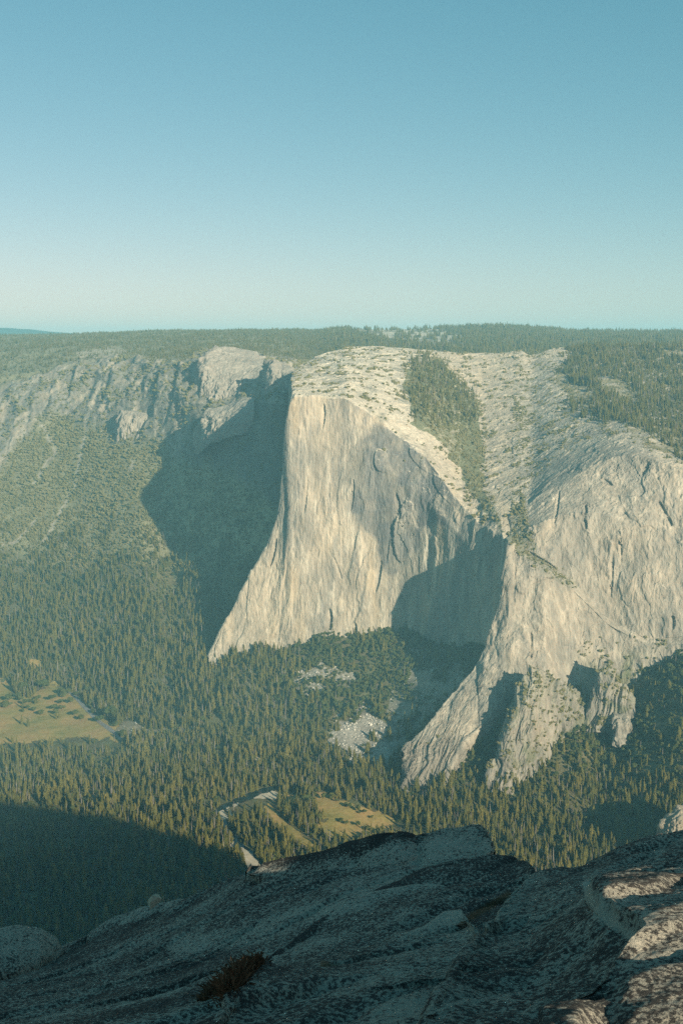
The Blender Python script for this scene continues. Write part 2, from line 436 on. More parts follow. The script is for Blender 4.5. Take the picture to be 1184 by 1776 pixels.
B6 = crest_loft('rock_outcrop', [(455,672,4290,664,4300),(460,680,4220,640,4260),(466,684,4080,626,4190),(474,685,4050,622,4170),(488,690,4020,628,4190),(505,680,4000,640,4120),(522,665,4020,648,4100)], drop=50, back=50)
B7 = crest_loft('rock_outcrop', [(1148,1452,2200,1446,2205),(1160,1452,2200,1425,2225),(1184,1452,2180,1402,2235),(1230,1452,2160,1380,2240)], drop=40, back=40)
B8 = crest_loft('rock_outcrop', [(197,752,4700,746,4706),(201,757,4650,724,4680),(206,760,4560,716,4610),(214,760,4540,712,4600),(232,756,4530,712,4600),(255,748,4510,716,4580),(280,738,4490,724,4540)], drop=45, back=40)
B9 = crest_loft('rock_outcrop', [(338,772,4190,764,4200),(346,770,4120,740,4160),(354,766,4035,726,4090),(368,752,4020,708,4130),(395,742,3990,700,4150),(420,735,3960,690,4160),(440,720,3960,690,4120)], drop=45, back=50)

def displace(L, amps, zs, up=0.0, seed=0, flakes=None):
    n = L.normals()
    P = L.P
    x, y, z = P[..., 0], P[..., 1], P[..., 2]
    steep = sstep(0.95, 0.5, np.abs(n[..., 2]))
    d = 0
    for k, (wl, a, rid) in enumerate(amps):
        st = zs if rid else 0.8
        # warp so the vertical ribs are not ruler-straight
        wx = x + wl * 0.35 * perlin(x / wl * 0.6, y / wl * 0.6, z / wl * 0.35, seed + 9 + k)
        if rid: nn = fbm(wx / wl, y / wl, z / wl * st, 3, seed + k, ridged=True) - 0.35
        else: nn = fbm(wx / wl, y / wl, z / wl * st, 4, seed + k)
        d = d + a * nn * (steep * (1 - up) + up if rid else 0.35 + 0.65 * steep)
    if flakes:
        for k, (wl, stz, a, th) in enumerate(flakes):
            f = fbm(x / wl, y / wl, z / (wl * stz), 4, seed + 40 + k)
            d = d + a * steep * (sstep(th, th + 0.035, f) - sstep(th + 0.2, th + 0.5, f))
    L.P = P + n * d[..., None]
    return d

displace(N, [(260, 16, False), (130, 5, True), (52, 2.2, True), (19, 1.0, True), (7, 0.8, False)], 0.22, 0.10, 1, [(230, 2.6, 4.5, 0.08), (90, 3.4, 2.0, 0.12), (36, 2.6, 0.9, 0.1)])
displace(W, [(220, 16, False), (110, 8, True), (44, 4, True), (16, 1.6, True), (7, 1.0, False)], 0.3, 0.12, 2, [(190, 2.4, 5.5, 0.06), (80, 2.8, 2.8, 0.12), (32, 2.4, 1.3, 0.1)])
px, py = W.pix(); nW = W.normals(); x, y, z = W.P[..., 0], W.P[..., 1], W.P[..., 2]
def ribs(L, mask, skew, amp, seed):
    n = L.normals(); P = L.P
    a = P[..., 0] / P[..., 1] * 2650 - skew * P[..., 2]; z = P[..., 2]
    a = a + 16 * perlin(a / 60, z / 70, None, seed + 5) + 5 * perlin(a / 18, z / 24, None, seed + 6)
    f1 = fbm(a / 26, z / 170, None, 4, seed); f2 = fbm(a / 11, z / 70, None, 3, seed + 1)
    d = 11 * (fbm(a / 34, z / 330, None, 3, seed + 2, ridged=True) - 0.3) + 5 * (fbm(a / 13, z / 150, None, 3, seed + 3, ridged=True) - 0.3)
    d = d + 5 * (sstep(0, 0.06, f1) - sstep(0.2, 0.5, f1)) + 2.6 * (sstep(0.05, 0.12, f2) - sstep(0.25, 0.55, f2)) + 1.0 * fbm(P[..., 0] / 8, P[..., 1] / 8, z / 8, 3, seed + 4)
    L.P = P + n * (amp * mask * d)[..., None]
ribs(W, sstep(880, 820, px) * sstep(1140, 1230, py) * (0.35 + 0.65 * sstep(1275, 1300, py)), 0.55, 0.6, 151)
ribs(B2, 1.0, 0.24, 0.85, 161)
ribs(B3, 1.0, 0.18, 0.9, 171)
for k, B in enumerate((B4, B5, B6, B7, B8, B9)):
    displace(B, [(75, 15, True), (32, 9, True), (13, 2.4, True), (5, 0.7, False)], 0.14, 0.3, 3 + k, [(50, 3.5, 7, 0.0), (24, 4.0, 4, 0.08), (11, 4.0, 1.6, 0.05)])

def sheets(L, seed):
    n = L.normals(); P = L.P; x, y = P[..., 0], P[..., 1]
    fl = sstep(0.5, 0.8, np.abs(n[..., 2])); d = 0
    for wl, a, th in ((160, 2.4, 0.05), (75, 1.3, 0.1), (34, 0.6, 0.1)):
        f = fbm((x * 0.8 + y * 0.6) / wl, (x * -0.6 + y * 0.8) / (wl * 0.5), None, 4, seed + wl)
        d = d + a * (sstep(th, th + 0.03, f) - sstep(th + 0.15, th + 0.5, f))
    P[..., 2] += fl * d
sheets(N, 181); sheets(W, 191)
def dent(L, spots):
    px, py = L.pix(); n = L.normals(); d = 0
    for cx, cy, rx, ry, rot, dep in spots:
        a = R(rot); u = (px - cx) * math.cos(a) + (py - cy) * math.sin(a); v = -(px - cx) * math.sin(a) + (py - cy) * math.cos(a)
        wob = 0.16 * fbm(px / 14.0, py / 14.0, None, 3, cx)
        q = np.hypot(u / rx, v / ry) + wob
        lean = np.clip(0.55 + (0.45 if dep > 0 else -0.45) * u / rx, 0, 1)          # steepest edge away from or toward the sun
        d = d - dep * sstep(1.0, 0.86, q) * lean
    L.P = L.P + n * np.asarray(d)[..., None]
dent(N, [(702,922,20,58,6,-9), (662,800,14,22,-15,-8), (735,800,34,14,42,-5), (600,860,16,60,4,-3), (640,1010,22,60,8,-4), (571,1074,6,20,0,16), (613,1094,6,15,8,14), (474,958,4,26,12,12),
         (770,850,34,10,55,-5), (560,722,4,24,3,8), (610,860,4,30,5,7), (690,880,5,26,-8,10), (530,860,3,34,6,6), (655,1000,5,30,10,9), (585,985,3,22,-20,6)])
dent(W, [(1014,890,4,16,5,12), (1012,905,5,14,-15,10), (1153,890,4,26,-28,12), (1118,812,5,14,30,10), (1165,1080,6,14,0,12), (921,1120,3,26,0,10), (1050,835,14,3,30,8), (1075,950,3,30,-4,6), (965,880,3,30,8,7), (1060,1000,3,40,3,6)])

# ground relief: gullies and ribs on the rocky hillside, soft bumps below
gpx, gpy = G.pix()
x, y, z = G.P[..., 0], G.P[..., 1], G.P[..., 2]
ROCKTOP = [(-300,700),(0,672),(60,655),(120,630),(200,618),(320,630),(350,606),(460,620),(530,628)]
ROCKBOT = [(-300,850),(0,815),(40,770),(70,735),(110,725),(150,745),(200,765),(262,775),(300,795),(345,810),(400,830),(450,860),(520,900)]
left = sstep(560, 500, gpx)
rt = lin(gpx, ROCKTOP) + 10 * fbm(x / 90, y / 90, None, 3, 2); rb = lin(gpx, ROCKBOT) + 26 * fbm(x / 150, y / 150, None, 4, 4)
G_rock = left * sstep(rt - 8, rt + 10, gpy) * sstep(rb + 12, rb - 18, gpy)
rel = 24 * (fbm(x / 230, y / 500, z / 400, 3, 21, ridged=True) - 0.3) + 13 * (fbm(x / 80, y / 150, z / 130, 4, 22, ridged=True) - 0.3) + 5 * fbm(x / 22, y / 30, z / 30, 3, 23)
for wl_, a_, th_ in ((150, 12, 0.05), (60, 4, 0.1)):
    f_ = fbm(x / wl_, y / (wl_ * 2.2), z / wl_, 4, 27 + wl_)
    rel += a_ * (sstep(th_, th_ + 0.05, f_) - sstep(th_ + 0.2, th_ + 0.55, f_))
slope_zone = sstep(-1050, -850, z)
soft = 5 * fbm(x / 160, y / 160, None, 4, 24) + 22 * slope_zone * (1 - G_rock) * (fbm(x / 260, y / 700, None, 3, 25, ridged=True) - 0.3) * sstep(4000, 3300, y) * sstep(560, 760, gpx)
plat = sstep(4800, 6000, y) * 14 * fbm(x / 500, y / 500, None, 4, 26)
cl = np.zeros(gpx.shape)
for pts_, hgt in (([(206,634),(194,660),(180,702)],26), ([(226,680),(212,712)],18), ([(278,652),(273,695),(266,728)],26), ([(246,642),(230,680)],16), ([(136,640),(118,700)],20), ([(314,645),(302,700),(290,745)],24), ([(96,672),(80,722)],18), ([(424,652),(414,694)],18), ([(60,700),(48,745)],16), ([(168,665),(152,712)],14), ([(30,720),(18,780)],14)):
    ya = np.array([q[1] for q in pts_], float); xa = np.interp(gpy, ya, [q[0] for q in pts_]) + 4 * fbm(gpy / 9.0, gpx / 60.0, None, 3, hgt)
    end = sstep(ya[0] - 10, ya[0] + 8, gpy) * sstep(ya[-1] + 12, ya[-1] - 8, gpy)
    u_ = gpx - xa
    cl = np.maximum(cl, hgt * end * np.where(u_ > 0, np.clip(1 - u_ / 26.0, 0, 1), np.clip(1 + u_ / 3.5, 0, 1)))
G.P[..., 2] += G_rock * rel + soft + plat + 0.75 * G_rock * cl

LOFTS = [N, W, B2, B3, B4, B5, B6, B7, B8, B9]

# ------------------------------------------------------------------ lookups on the ground
Tcol = G.P[:, :, 0] / G.P[:, :, 1]
def ground_z(X, Y):
    X = np.atleast_1d(np.asarray(X, float)); Y = np.atleast_1d(np.asarray(Y, float))
    out = np.zeros(X.shape)
    t = X / Y
    # bearing of each column near that distance: columns are almost straight, use the middle of the floor
    jm = np.argmin(np.abs(G.P[G.nu // 2, :, 1][None, :] - Y.ravel()[:, None]), axis=1)
    for i in range(t.size):
        tc = Tcol[:, jm[i]]
        u = np.interp(t.flat[i], tc, np.arange(G.nu))
        for _ in range(4):
            a = int(min(max(u, 0), G.nu - 2))
            ta = np.interp(Y.flat[i], G.P[a, :, 1], Tcol[a]); tb = np.interp(Y.flat[i], G.P[a + 1, :, 1], Tcol[a + 1])
            u = a + (t.flat[i] - ta) / (tb - ta)
        a = int(min(max(u, 0), G.nu - 2)); f = u - a
        z0 = np.interp(Y.flat[i], G.P[a, :, 1], G.P[a, :, 2]); z1 = np.interp(Y.flat[i], G.P[a + 1, :, 1], G.P[a + 1, :, 2])
        out.flat[i] = z0 * (1 - f) + z1 * f
    return out
GPX, GPY = G.pix()
def ground_at(px, py):
    """first ground point behind a photo pixel"""
    u = int(np.clip(round((px - G.U[0]) / (G.U[1] - G.U[0])), 0, G.nu - 1))
    col = GPY[u]
    k = np.nonzero(col <= py)[0]
    k = max(1, k[0]) if len(k) else G.nv - 1
    f = (col[k - 1] - py) / (col[k - 1] - col[k] + 1e-9)
    f = min(max(f, 0), 1)
    p = G.P[u, k - 1] * (1 - f) + G.P[u, k] * f
    return p

# zones of the picture's ground, given as outlines and moved onto the terrain
MEADOW1B = [(44,1152),(52,1144),(62,1142),(76,1152),(72,1160),(55,1163)]
MEADOW1 = [(-60,1195),(0,1178),(16,1186),(28,1207),(52,1212),(72,1195),(90,1180),(104,1191),(130,1205),(165,1240),(200,1258),(215,1288),(180,1282),(120,1280),(60,1288),(0,1292),(-60,1300)]
MEADOW2 = [(545,1375),(560,1372),(590,1388),(620,1398),(650,1405),(690,1425),(650,1445),(610,1452),(570,1450),(545,1440),(560,1420),(545,1400)]
MEADOW3 = [(484,1392),(500,1378),(520,1380),(520,1396),(500,1400)]
ROADBED = [(466,1392),(480,1410),(500,1430),(530,1452),(560,1478),(552,1480),(520,1462),(492,1442),(470,1420),(458,1400)]
SANDS = [[(403,1396),(412,1392),(414,1396),(404,1402)],[(440,1385),(452,1378),(462,1376),(474,1372),(488,1378),(478,1388),(470,1386),(458,1386)],[(380,1408),(388,1405),(396,1420),(384,1424)],[(391,1402),(396,1400),(404,1414),(400,1416)],
         [(420,1470),(426,1472),(446,1492),(460,1512),(440,1530),(425,1500)],[(400,1462),(405,1460),(406,1470),(401,1470)],[(444,1312),(452,1316),(450,1321),(444,1318)]]
RIVER = [(374,1402),(400,1390),(440,1372),(478,1362),(486,1366),(462,1380),(440,1386),(404,1398),(386,1408),(396,1432),(420,1462),(445,1486),(462,1510),(440,1506),(410,1470),(388,1438),(374,1412)]
TALUS1 = [(575,1262),(600,1240),(625,1225),(650,1222),(640,1240),(672,1255),(690,1262),(706,1300),(690,1322),(664,1326),(620,1328),(590,1322),(600,1300),(570,1295)]
TALUS2 = [(505,1190),(520,1165),(545,1160),(572,1152),(575,1170),(556,1180),(556,1205),(545,1198),(525,1206)]
TALUS3 = [(577,1180),(590,1165),(608,1162),(612,1180),(600,1195),(582,1192)]
ROAD = [(118,1199),(130,1204),(165,1238),(172,1248),(190,1260),(217,1285),(213,1289),(186,1266),(160,1246),(126,1209)]
CHUTES = [[(152,720),(148,760),(138,800),(128,845),(110,880),(85,925),(75,940)], [(72,735),(85,760),(98,790),(80,800),(60,840)], [(20,760),(8,800)], [(60,905),(30,940),(5,945)], [(232,795),(225,815)],[(190,620),(165,690),(155,720)]]

# ------------------------------------------------------------------ tones (colour of rock, soil, meadow; shade deepened in the bowl)
def mix(a, b, f):
    f = np.clip(np.asarray(f), 0, 1)[..., None]
    return np.asarray(a) * (1 - f) + np.asarray(b) * f
GRANITE = np.array((0.335, 0.288, 0.218)); PALE = np.array((0.54, 0.478, 0.368)); GREYG = np.array((0.215, 0.200, 0.166))
TAN = np.array((0.41, 0.34, 0.24)); DIORITE = np.array((0.135, 0.137, 0.132)); LICHEN = np.array((0.14, 0.145, 0.115))
DUFF = np.array((0.115, 0.100, 0.050)); SCRUB = np.array((0.105, 0.115, 0.05)); GRAVEL = np.array((0.30, 0.28, 0.22))

def rock_tone(L, seed, streak=1.0):
    P = L.P; x, y, z = P[..., 0], P[..., 1], P[..., 2]
    n = L.normals(); steep = sstep(0.8, 0.45, np.abs(n[..., 2]))
    px, py = L.pix()
    a = fbm(x / 160, y / 160, z / 260, 4, seed)
    b_ = fbm(x / 26, y / 26, z / 340, 4, seed + 5)
    c = fbm(x / 9, y / 9, z / 120, 3, seed + 8)
    d = fbm(x / 60, y / 60, z / 60, 4, seed + 11)
    col = mix(GRANITE, GREYG, sstep(-0.15, 0.3, a) * 0.9)
    col = mix(col, PALE, sstep(0.05, 0.4, -a) * 0.3)
    col = mix(col, TAN, sstep(0.0, 0.4, -a + 0.3 * d) * 0.55)
    col = mix(col, GREYG, steep * streak * sstep(0.05, 0.45, b_) * 0.75)
    col = mix(col, PALE, steep * streak * sstep(0.05, 0.4, -b_) * 0.6)
    col = mix(col, DIORITE, steep * streak * sstep(0.22, 0.5, c) * 0.5)
    e = fbm(x / 13, y / 13, z / 800, 3, seed + 14); e2 = fbm(x / 55, y / 55, z / 700, 3, seed + 17)
    col = mix(col, DIORITE * 1.1, steep * streak * sstep(0.12, 0.4, e) * sstep(-0.2, 0.3, e2) * 0.6)
    col = mix(col, TAN * np.array((1.0, 0.93, 0.82)), steep * sstep(0.1, 0.45, -e2) * 0.5)
    col = mix(col, PALE, (1 - steep) * 0.75)
    col = mix(col, LICHEN, (1 - steep) * sstep(0.08, 0.4, d) * 0.6)
    return col, px, py, steep, (a, b_, c, d)

# monolith: pale slabs on top, the dark dioritic stain right of the middle
colN, px, py, steep, (a, b_, c, d) = rock_tone(N, 31)
stain = [(632,760),(650,735),(690,745),(730,775),(775,820),(805,875),(790,905),(745,900),(730,940),(700,985),(672,1000),(655,960),(640,930),(612,880),(622,820)]
wob = 22
inst = inpoly(px + wob * fbm(px / 45, py / 45, None, 3, 71), py + wob * fbm(px / 45, py / 45, None, 3, 72), stain)
inst = smooth1(smooth1(inst.astype(float), 0, 3), 1, 3)
colN = mix(colN, mix(DIORITE * 0.9, GREYG * 0.9, sstep(-0.1, 0.4, d)), inst * steep * np.clip(0.85 + 0.6 * b_, 0, 1))
warm = sstep(560, 470, px) * sstep(900, 1080, py) + sstep(0, 0.5, -d) * sstep(700, 640, px) * 0.6
colN = mix(colN, TAN * 1.06, warm * steep * 0.4)
colN = mix(colN, mix(GRANITE, TAN, sstep(-0.2, 0.3, d)), (1 - steep) * sstep(690, 780, px) * 0.8)
gul = sstep(0.0, 1.0, inpoly(px + 14 * fbm(px / 30, py / 30, None, 3, 73), py, [(700,640),(760,620),(830,700),(835,760),(840,850),(880,930),(850,900),(815,850),(770,770),(715,735)]).astype(float))
colN = mix(colN, SCRUB, gul * (1 - steep) * 0.85)

colW, pxw, pyw, stw, nw = rock_tone(W, 47, 0.8)
rimW = lin(pxw, [(860,900),(890,880),(940,812),(1000,768),(1080,750),(1140,785),(1184,815),(1500,830)])
wallish = sstep(rimW - 6, rimW + 14, pyw)
streakW = mix(GRANITE, GREYG, sstep(-0.1, 0.35, nw[1]) * 0.8); streakW = mix(streakW, PALE, sstep(0.1, 0.4, -nw[1]) * 0.45)
colW = mix(colW, streakW, wallish * 0.75)
colW = mix(colW, mix(GRANITE, TAN, sstep(-0.2, 0.3, nw[3])), (1 - wallish) * 0.6)
gul2 = inpoly(pxw + 12 * fbm(pxw / 30, pyw / 30, None, 3, 74), pyw, [(835,850),(870,830),(900,840),(915,900),(930,960),(1000,1010),(985,1020),(930,985),(880,945),(845,890)])
colW = mix(colW, SCRUB, gul2 * (1 - stw * 0.6) * 0.7)
colW = mix(colW, GREYG, 0.18 + 0.5 * sstep(-0.1, 0.35, fbm(W.P[..., 0] / 110, W.P[..., 1] / 110, W.P[..., 2] / 200, 4, 49)))
lowrib = sstep(850, 780, pxw) * sstep(1270, 1310, pyw)
colW = mix(colW, GREYG * 0.8, lowrib * 0.6)
fr = inpoly(pxw, pyw, [(960,660),(990,600),(1500,590),(1500,800),(1184,805),(1120,770),(1070,730),(1000,700)])
colW = mix(colW, DUFF * 1.6, fr * (1 - stw * 0.5) * sstep(-0.25, 0.2, nw[3]) * 0.8)
low = sstep(1110, 1180, pyw) * sstep(990, 1060, pxw)
colW = mix(colW, SCRUB * 1.4, low * sstep(-0.1, 0.3, nw[3]) * 0.8)

colG = np.broadcast_to(DUFF, G.P.shape).copy()
gx, gy, gz = G.P[..., 0], G.P[..., 1], G.P[..., 2]
h1 = fbm(gx / 70, gy / 70, None, 4, 81); h2 = fbm(gx / 20, gy / 20, None, 3, 82); h3 = fbm(gx / 40, gy / 200, gz / 90, 4, 83)
colG = mix(colG, SCRUB, sstep(-0.2, 0.4, h1) * 0.7)
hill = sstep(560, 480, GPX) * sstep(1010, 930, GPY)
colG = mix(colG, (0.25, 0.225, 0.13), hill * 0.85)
rockc = mix(mix(GREYG, GRANITE, sstep(-0.3, 0.4, h3)), LICHEN, sstep(0.05, 0.45, h1) * 0.65)
rockc = mix(rockc, TAN * 0.8, sstep(0.05, 0.4, -h1) * 0.5)
rockc = mix(rockc, LICHEN * 1.1, sstep(0.0, 0.35, h2) * 0.45)
rockc = mix(rockc, LICHEN * 0.7, ((GPX > 330) & (GPY > 700)) * 0.7)  # not lichen: bowl rock painted darker to deepen the cast shade there
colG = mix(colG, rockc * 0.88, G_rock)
chute = np.zeros(GPX.shape)
for cpts in CHUTES:
    dd = polyline_dist(GPX + 8 * h1 + 5 * h2, GPY, cpts)
    chute = np.maximum(chute, sstep(4.5, 1.5, dd) * sstep(-0.35, 0.0, h2 + 0.3 * h1))
colG = mix(colG, GRANITE * 1.05, chute * 0.9)
talus = np.zeros(GPX.shape)
for tp in (TALUS1, TALUS2, TALUS3):
    q = inpoly(GPX + 26 * h2 + 12 * h1, GPY + 22 * h2 + 8 * h1, tp).astype(float)
    talus = np.maximum(talus, q * (0.8 if tp is not TALUS1 else 1.0))
colG = mix(colG, mix(np.array((0.33, 0.30, 0.25)), GREYG, sstep(-0.2, 0.4, h1)), talus * 0.9)
alc = inpoly(GPX, GPY, [(690,1150),(720,1120),(860,1100),(860,1200),(760,1240),(700,1330),(672,1300),(672,1230)])
colG = mix(colG, mix(GRAVEL * 0.75, LICHEN, sstep(-0.2, 0.3, h2 + h1)), alc * 0.85)
patch = inpoly(GPX, GPY, [(604,566),(640,555),(700,560),(760,571),(806,584),(770,596),(700,590),(636,579)]) & (h1 > -0.15) & (gy > 5200)
colG = mix(colG, PALE * 0.85, patch * 0.9)
patch2 = inpoly(GPX, GPY, [(130,612),(200,600),(222,610),(190,620),(140,622)]) & (h2 > -0.2)
colG = mix(colG, GRANITE, patch2 * 0.8)
dirt = (inpoly(GPX + 8 * h2, GPY + 4 * h2, [(196,1266),(214,1250),(236,1252),(250,1262),(268,1268),(262,1278),(240,1276),(222,1288),(208,1280)])
        | inpoly(GPX + 8 * h2, GPY + 4 * h2, [(255,1265),(340,1262),(340,1270),(270,1275)]))
colG = mix(colG, TAN * 0.6, dirt * 0.7)
EXTRA_OPEN = dirt

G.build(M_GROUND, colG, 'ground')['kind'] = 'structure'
N.build(M_CLIFF, colN, 'granite_cliff')['kind'] = 'structure'
W.build(M_CLIFF, colW, 'granite_cliff')['kind'] = 'structure'
for k, B in enumerate((B2, B3, B4, B5, B6, B7, B8, B9)):
    cb, pb, qb, sb, nb = rock_tone(B, 60 + 3 * k, 0.6)
    cb = mix(cb, GREYG * 0.85, 0.5)
    if B in (B5, B6, B8, B9): cb = mix(cb, (0.27, 0.24, 0.20), 0.55)
    if B is B7: cb = mix(cb, TAN * 0.75, 0.7)
    if B in (B2, B3): cb = mix(cb, SCRUB, (1 - sb) * 0.35 + 0.5 * sstep(0.15, 0.4, nb[3]))
    B.build(M_CLIFF, cb, B.name)['kind'] = 'structure'

# far blue ridge and the south rim whose shadow lies across the valley
DR = Loft('distant_ridge', [(px, [zz(-300, 14500), (yy + 10, 15200), (yy, 16000), zz(-300, 17500)]) for px, yy in
          ((-500, 560), (-200, 564), (-60, 566), (0, 567), (40, 568), (80, 572), (130, 577), (220, 586), (500, 592), (1500, 592))], step=6, rows=[4, 8, 8], su=10, sv=1)
DR.P[..., 2] += 12 * fbm(DR.P[..., 0] / 300, DR.P[..., 1] / 300, None, 4, 91)
m, nt, b = nodes_of('far_forest'); b.inputs['Base Color'].default_value = (0.05, 0.07, 0.04, 1)
DR.build(m, np.zeros(DR.P.shape), 'distant_ridge')['kind'] = 'structure'

SHADOW_EDGE = [(-110, 1374), (0, 1389), (100, 1402), (200, 1419), (300, 1446), (430, 1492), (520, 1535)]
RIMZ = -70.0
rim = []
for px, py in SHADOW_EDGE:
    mx, mz = ray(px, py)
    Yf = -1048.0 / mz
    L = (RIMZ + 1048.0) / TO_SUN[2]
    rim.append((mx * Yf + TO_SUN[0] * L, Yf + TO_SUN[1] * L, RIMZ))
d_ = np.array(rim[-1]) - np.array(rim[-2])
rim = [(-700, -260, -14), (-70, 6, -12), (-20, 13, -14), (20, 14, -14), (70, 22, -22), (260, 190, -50)] + rim + [tuple(np.array(rim[-1]) + 3 * d_), tuple(np.array(rim[-1]) + 3 * d_ + np.array((700, -900, 0)))]
ra = np.array(rim)
seg = np.concatenate([[0], np.cumsum(np.hypot(np.diff(ra[:, 0]), np.diff(ra[:, 1])))])
ss = np.unique(np.concatenate([np.arange(0, seg[-1], 14.0), seg]))
rp = np.stack([np.interp(ss, seg, ra[:, k]) for k in range(3)], 1)
rows_ = []
for (back, dz) in ((-900, 6), (-300, 2), (-60, 0), (0, 0)):
    rows_.append(rp + np.array((0, back, dz)))
tn = np.gradient(rp[:, :2], axis=0); tn /= np.linalg.norm(tn, axis=1)[:, None] + 1e-9
outw = np.stack([-tn[:, 1], tn[:, 0]], 1)
for k, f in enumerate(np.linspace(0.04, 1, 26)):
    q = rp.copy()
    q[:, :2] += outw * (150 * f + 60 * f * f) * np.clip(rp[:, [0]] / 400 + 0.25, 0.12, 1) + 10 * perlin(ss / 60, np.full(len(ss), f * 9.0))[:, None] * outw * min(1, f * 4)
    q[:, 2] = rp[:, 2] + (-1100 - rp[:, 2]) * f
    rows_.append(q)
V = np.stack(rows_, 1)
col = mix(GREYG, GRANITE, 0.5 + fbm(V[..., 0] / 80, V[..., 1] / 80, V[..., 2] / 250, 4, 93))
mesh_from('south_rim_cliff', V.reshape(-1, 3), grid_faces(V.shape[0], V.shape[1]), M_CLIFF, col.reshape(-1, 3))['kind'] = 'structure'

# sheets lying on the valley floor: meadows, river, sandbars, road
def sheet(name, poly, mat, lift=0.6, step=4.0, wob=0.0):
    w = np.array([ground_at(px, py)[:2] for px, py in poly])
    # densify the outline so it stays put between corners
    x0, y0 = w.min(0) - step; x1, y1 = w.max(0) + step
    gx_ = np.arange(x0, x1 + step, step); gy_ = np.arange(y0, y1 + step, step)
    X, Y = np.meshgrid(gx_, gy_, indexing='ij')
    cx = (X[:-1, :-1] + X[1:, 1:]) / 2; cy = (Y[:-1, :-1] + Y[1:, 1:]) / 2
    ins = inpoly(cx + wob * fbm(cx / 25, cy / 25, None, 3, 61), cy + wob * fbm(cx / 25, cy / 25, None, 3, 62), [tuple(p) for p in w])
    f = grid_faces(X.shape[0], X.shape[1])[ins.ravel()]
    if not len(f): return None
    used = np.unique(f); remap = np.full(X.size, -1); remap[used] = np.arange(len(used))
    Xu, Yu = X.ravel()[used], Y.ravel()[used]
    V = np.stack([Xu, Yu, ground_z(Xu, Yu) + lift], 1)
    o = mesh_from(name, V, remap[f], mat)
    o['kind'] = 'structure'
    return o
m, nt, b = nodes_of('dry_meadow_grass')
n1 = coord_noise(nt, (1, 1, 1), 0.012, 6, 0.65); n2 = coord_noise(nt, (1, 1, 1), 0.12, 5, 0.7)
r1 = ramp(nt, n1.outputs[0], [(0.28, (0.17, 0.165, 0.05)), (0.38, (0.25, 0.205, 0.06)), (0.48, (0.31, 0.23, 0.075)), (0.62, (0.38, 0.245, 0.095))])
r2 = ramp(nt, n2.outputs[0], [(0.3, (0.72,) * 3), (0.7, (1.2,) * 3)])
nt.links.new(mul(nt, r1.outputs[0], r2.outputs[0]), b.inputs['Base Color']); M_MEADOW = m
m, nt, b = nodes_of('pale_river_sand')
n1 = coord_noise(nt, (1, 1, 1), 0.2, 5, 0.7)
r1 = ramp(nt, n1.outputs[0], [(0.3, (0.36, 0.30, 0.21)), (0.7, (0.52, 0.45, 0.34))])
nt.links.new(r1.outputs[0], b.inputs['Base Color']); M_SAND = m
m, nt, b = nodes_of('river_water')
b.inputs['Base Color'].default_value = (0.012, 0.028, 0.026, 1); b.inputs['Roughness'].default_value = 0.12; b.inputs['Specular IOR Level'].default_value = 0.5
n1 = coord_noise(nt, (1, 1, 1), 0.15, 4, 0.6); bp = nt.nodes.new('ShaderNodeBump'); bp.inputs['Distance'].default_value = 0.25; bp.inputs['Strength'].default_value = 0.5
nt.links.new(n1.outputs[0], bp.inputs['Height']); nt.links.new(bp.outputs[0], b.inputs['Normal']); M_RIVER = m
m, nt, b = nodes_of('worn_asphalt')
n1 = coord_noise(nt, (1, 1, 1), 0.3, 4, 0.6); r1 = ramp(nt, n1.outputs[0], [(0.3, (0.16, 0.15, 0.14)), (0.7, (0.24, 0.23, 0.21))])
nt.links.new(r1.outputs[0], b.inputs['Base Color']); M_ROAD = m
sheet('meadow', MEADOW1, M_MEADOW, 0.6, 4, 34)
sheet('meadow', MEADOW1B, M_MEADOW, 0.6, 4, 24)
sheet('meadow', MEADOW2, M_MEADOW, 0.6, 4, 22)
sheet('meadow', MEADOW3, M_MEADOW, 0.6, 3, 4)
sheet('path', ROADBED, M_MEADOW, 0.9, 3, 6)
sheet('river', RIVER, M_RIVER, 0.7, 3, 3)
for s_ in SANDS: sheet('sandbar', s_, M_SAND, 1.1, 2.2, 4)
sheet('road', ROAD, M_ROAD, 1.0, 2.5, 0)

# ------------------------------------------------------------------ trees
def tri_mesh(name, V, T, mats, midx=None):
    me = bpy.data.meshes.new(name)
    me.from_pydata([tuple(v) for v in V], [], [tuple(t) for t in T])
    for m_ in mats: me.materials.append(m_)
    if midx is not None: me.polygons.foreach_set('material_index', np.array(midx, np.int32))
    me.update()
    return me

